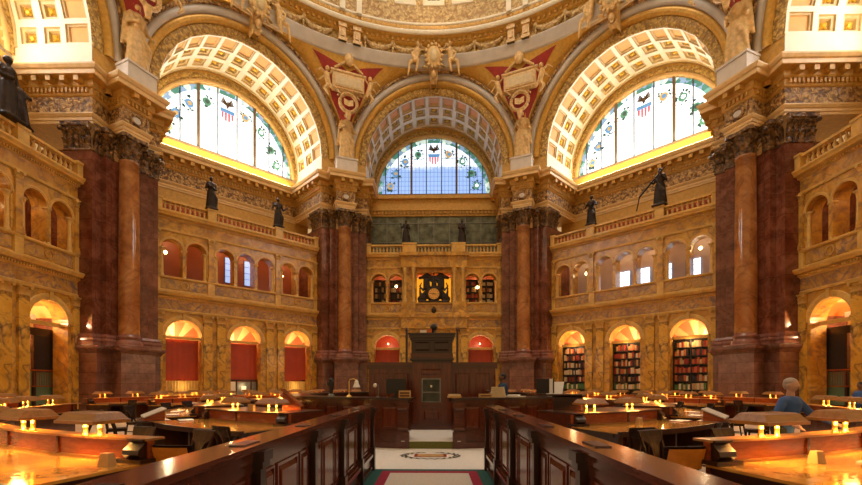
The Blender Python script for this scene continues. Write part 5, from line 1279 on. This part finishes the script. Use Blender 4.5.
person('person in a blue top standing by the right arcade, dark trousers', (14.0, -1.7, 0), R_(90), 'blue', 'skind', 'hairb', ((-.1, .3, 1.0), (.1, .3, 1.0)), ((-.26, .05, 1.1), (.26, .05, 1.1)), 1.70)
# ------------------------------------------------------------------ lights
def point(name, loc, e, c, r=.15):
    l = bpy.data.lights.new(name, 'POINT'); l.energy = e; l.color = c; l.shadow_soft_size = r
    o = bpy.data.objects.new(name, l); COL.objects.link(o); o.location = loc; return o
def area(name, loc, rot, e, c, sx, sy):
    l = bpy.data.lights.new(name, 'AREA'); l.shape = 'RECTANGLE'; l.size = sx; l.size_y = sy; l.energy = e; l.color = c
    o = bpy.data.objects.new(name, l); COL.objects.link(o); o.location = loc; o.rotation_euler = rot; return o
WARM = (1, .66, .30)
for face, rz in FACES:
    for c in LOWC:
        if face == 'left' and c < 0 or face == 'right' and c > 0: continue
        point('bay_light', face_pt(face, c+(0 if face == 'back' else -.6 if 'left' in face else .6), 19.4, 4.85), 190 if face != 'back' else 35, (1, .72, .40))
        if face == 'back_left': point('curtain_fill', face_pt(face, c, 18.3, 1.5), 10, WARM, .3)  # added fill that brightens the curtains, no fitting here
        if face == 'back_right': point('shelf_fill', face_pt(face, c, 18.3, 4.25), 22, WARM, .2)  # fill added below the transom to brighten the bookshelves
    if face in ('back_left', 'back', 'back_right'):
        for c in (-4, -1, 1, 4): point('gallery_light', face_pt(face, c, 19.6, 10.9), 24 if face != 'back' else 48, WARM)
    else: point('gallery_light', face_pt(face, 2 if face == 'left' else -2, 19.6, 10.9), 80, WARM)
    if face != 'back': area('ledge_light', face_pt(face, 0, YB-.75, 17.5), (pi, 0, rz), 190, (1, .80, .50), 9.5, .5)
# daylight from the lantern of the dome, and from the lunettes
area('lantern_daylight', (0, 0, 42.5), (0, 0, 0), 2600, (1, .90, .74), 12, 12)
for face, rz in FACES:
    if face == 'back': continue
    area('lunette_daylight', face_pt(face, 0, YB-.1, 19.6), (R_(-70), 0, rz), 350, (.88, .94, 1), 7.5, 3.5)
# unseen fill points added over the dome cornice for warm ambient light
for k in range(8):
    a = R_(45*k); point('cornice_fill', (13.2*sin(a), 13.2*cos(a), 29.2), 60, (1, .70, .38), .3)
w = bpy.data.worlds.new('World'); SC.world = w; w.use_nodes = True
w.node_tree.nodes['Background'].inputs[0].default_value = (1, .60, .26, 1); w.node_tree.nodes['Background'].inputs[1].default_value = .47
# ------------------------------------------------------------------ camera
cd = bpy.data.cameras.new('Camera'); cam = bpy.data.objects.new('Camera', cd); COL.objects.link(cam); SC.camera = cam
cam.location = (.104, -15.79, 1.6); cam.rotation_euler = (pi/2, 0, .019)
cd.sensor_width = 36; cd.lens = 423.6/862*36; cd.shift_x = (431-427.1)/862; cd.shift_y = (384.7-242.5)/862; cd.clip_end = 200; cd.clip_start = .05
SC.view_settings.view_transform = 'Standard'; SC.view_settings.look = 'None'; SC.view_settings.gamma = 1; SC.view_settings.use_curve_mapping = False
SC.view_settings.exposure = 0.4
SC.cycles.use_denoising = True
SC.cycles.max_bounces = 6; SC.cycles.diffuse_bounces = 3; SC.cycles.glossy_bounces = 3; SC.cycles.sample_clamp_indirect = 6
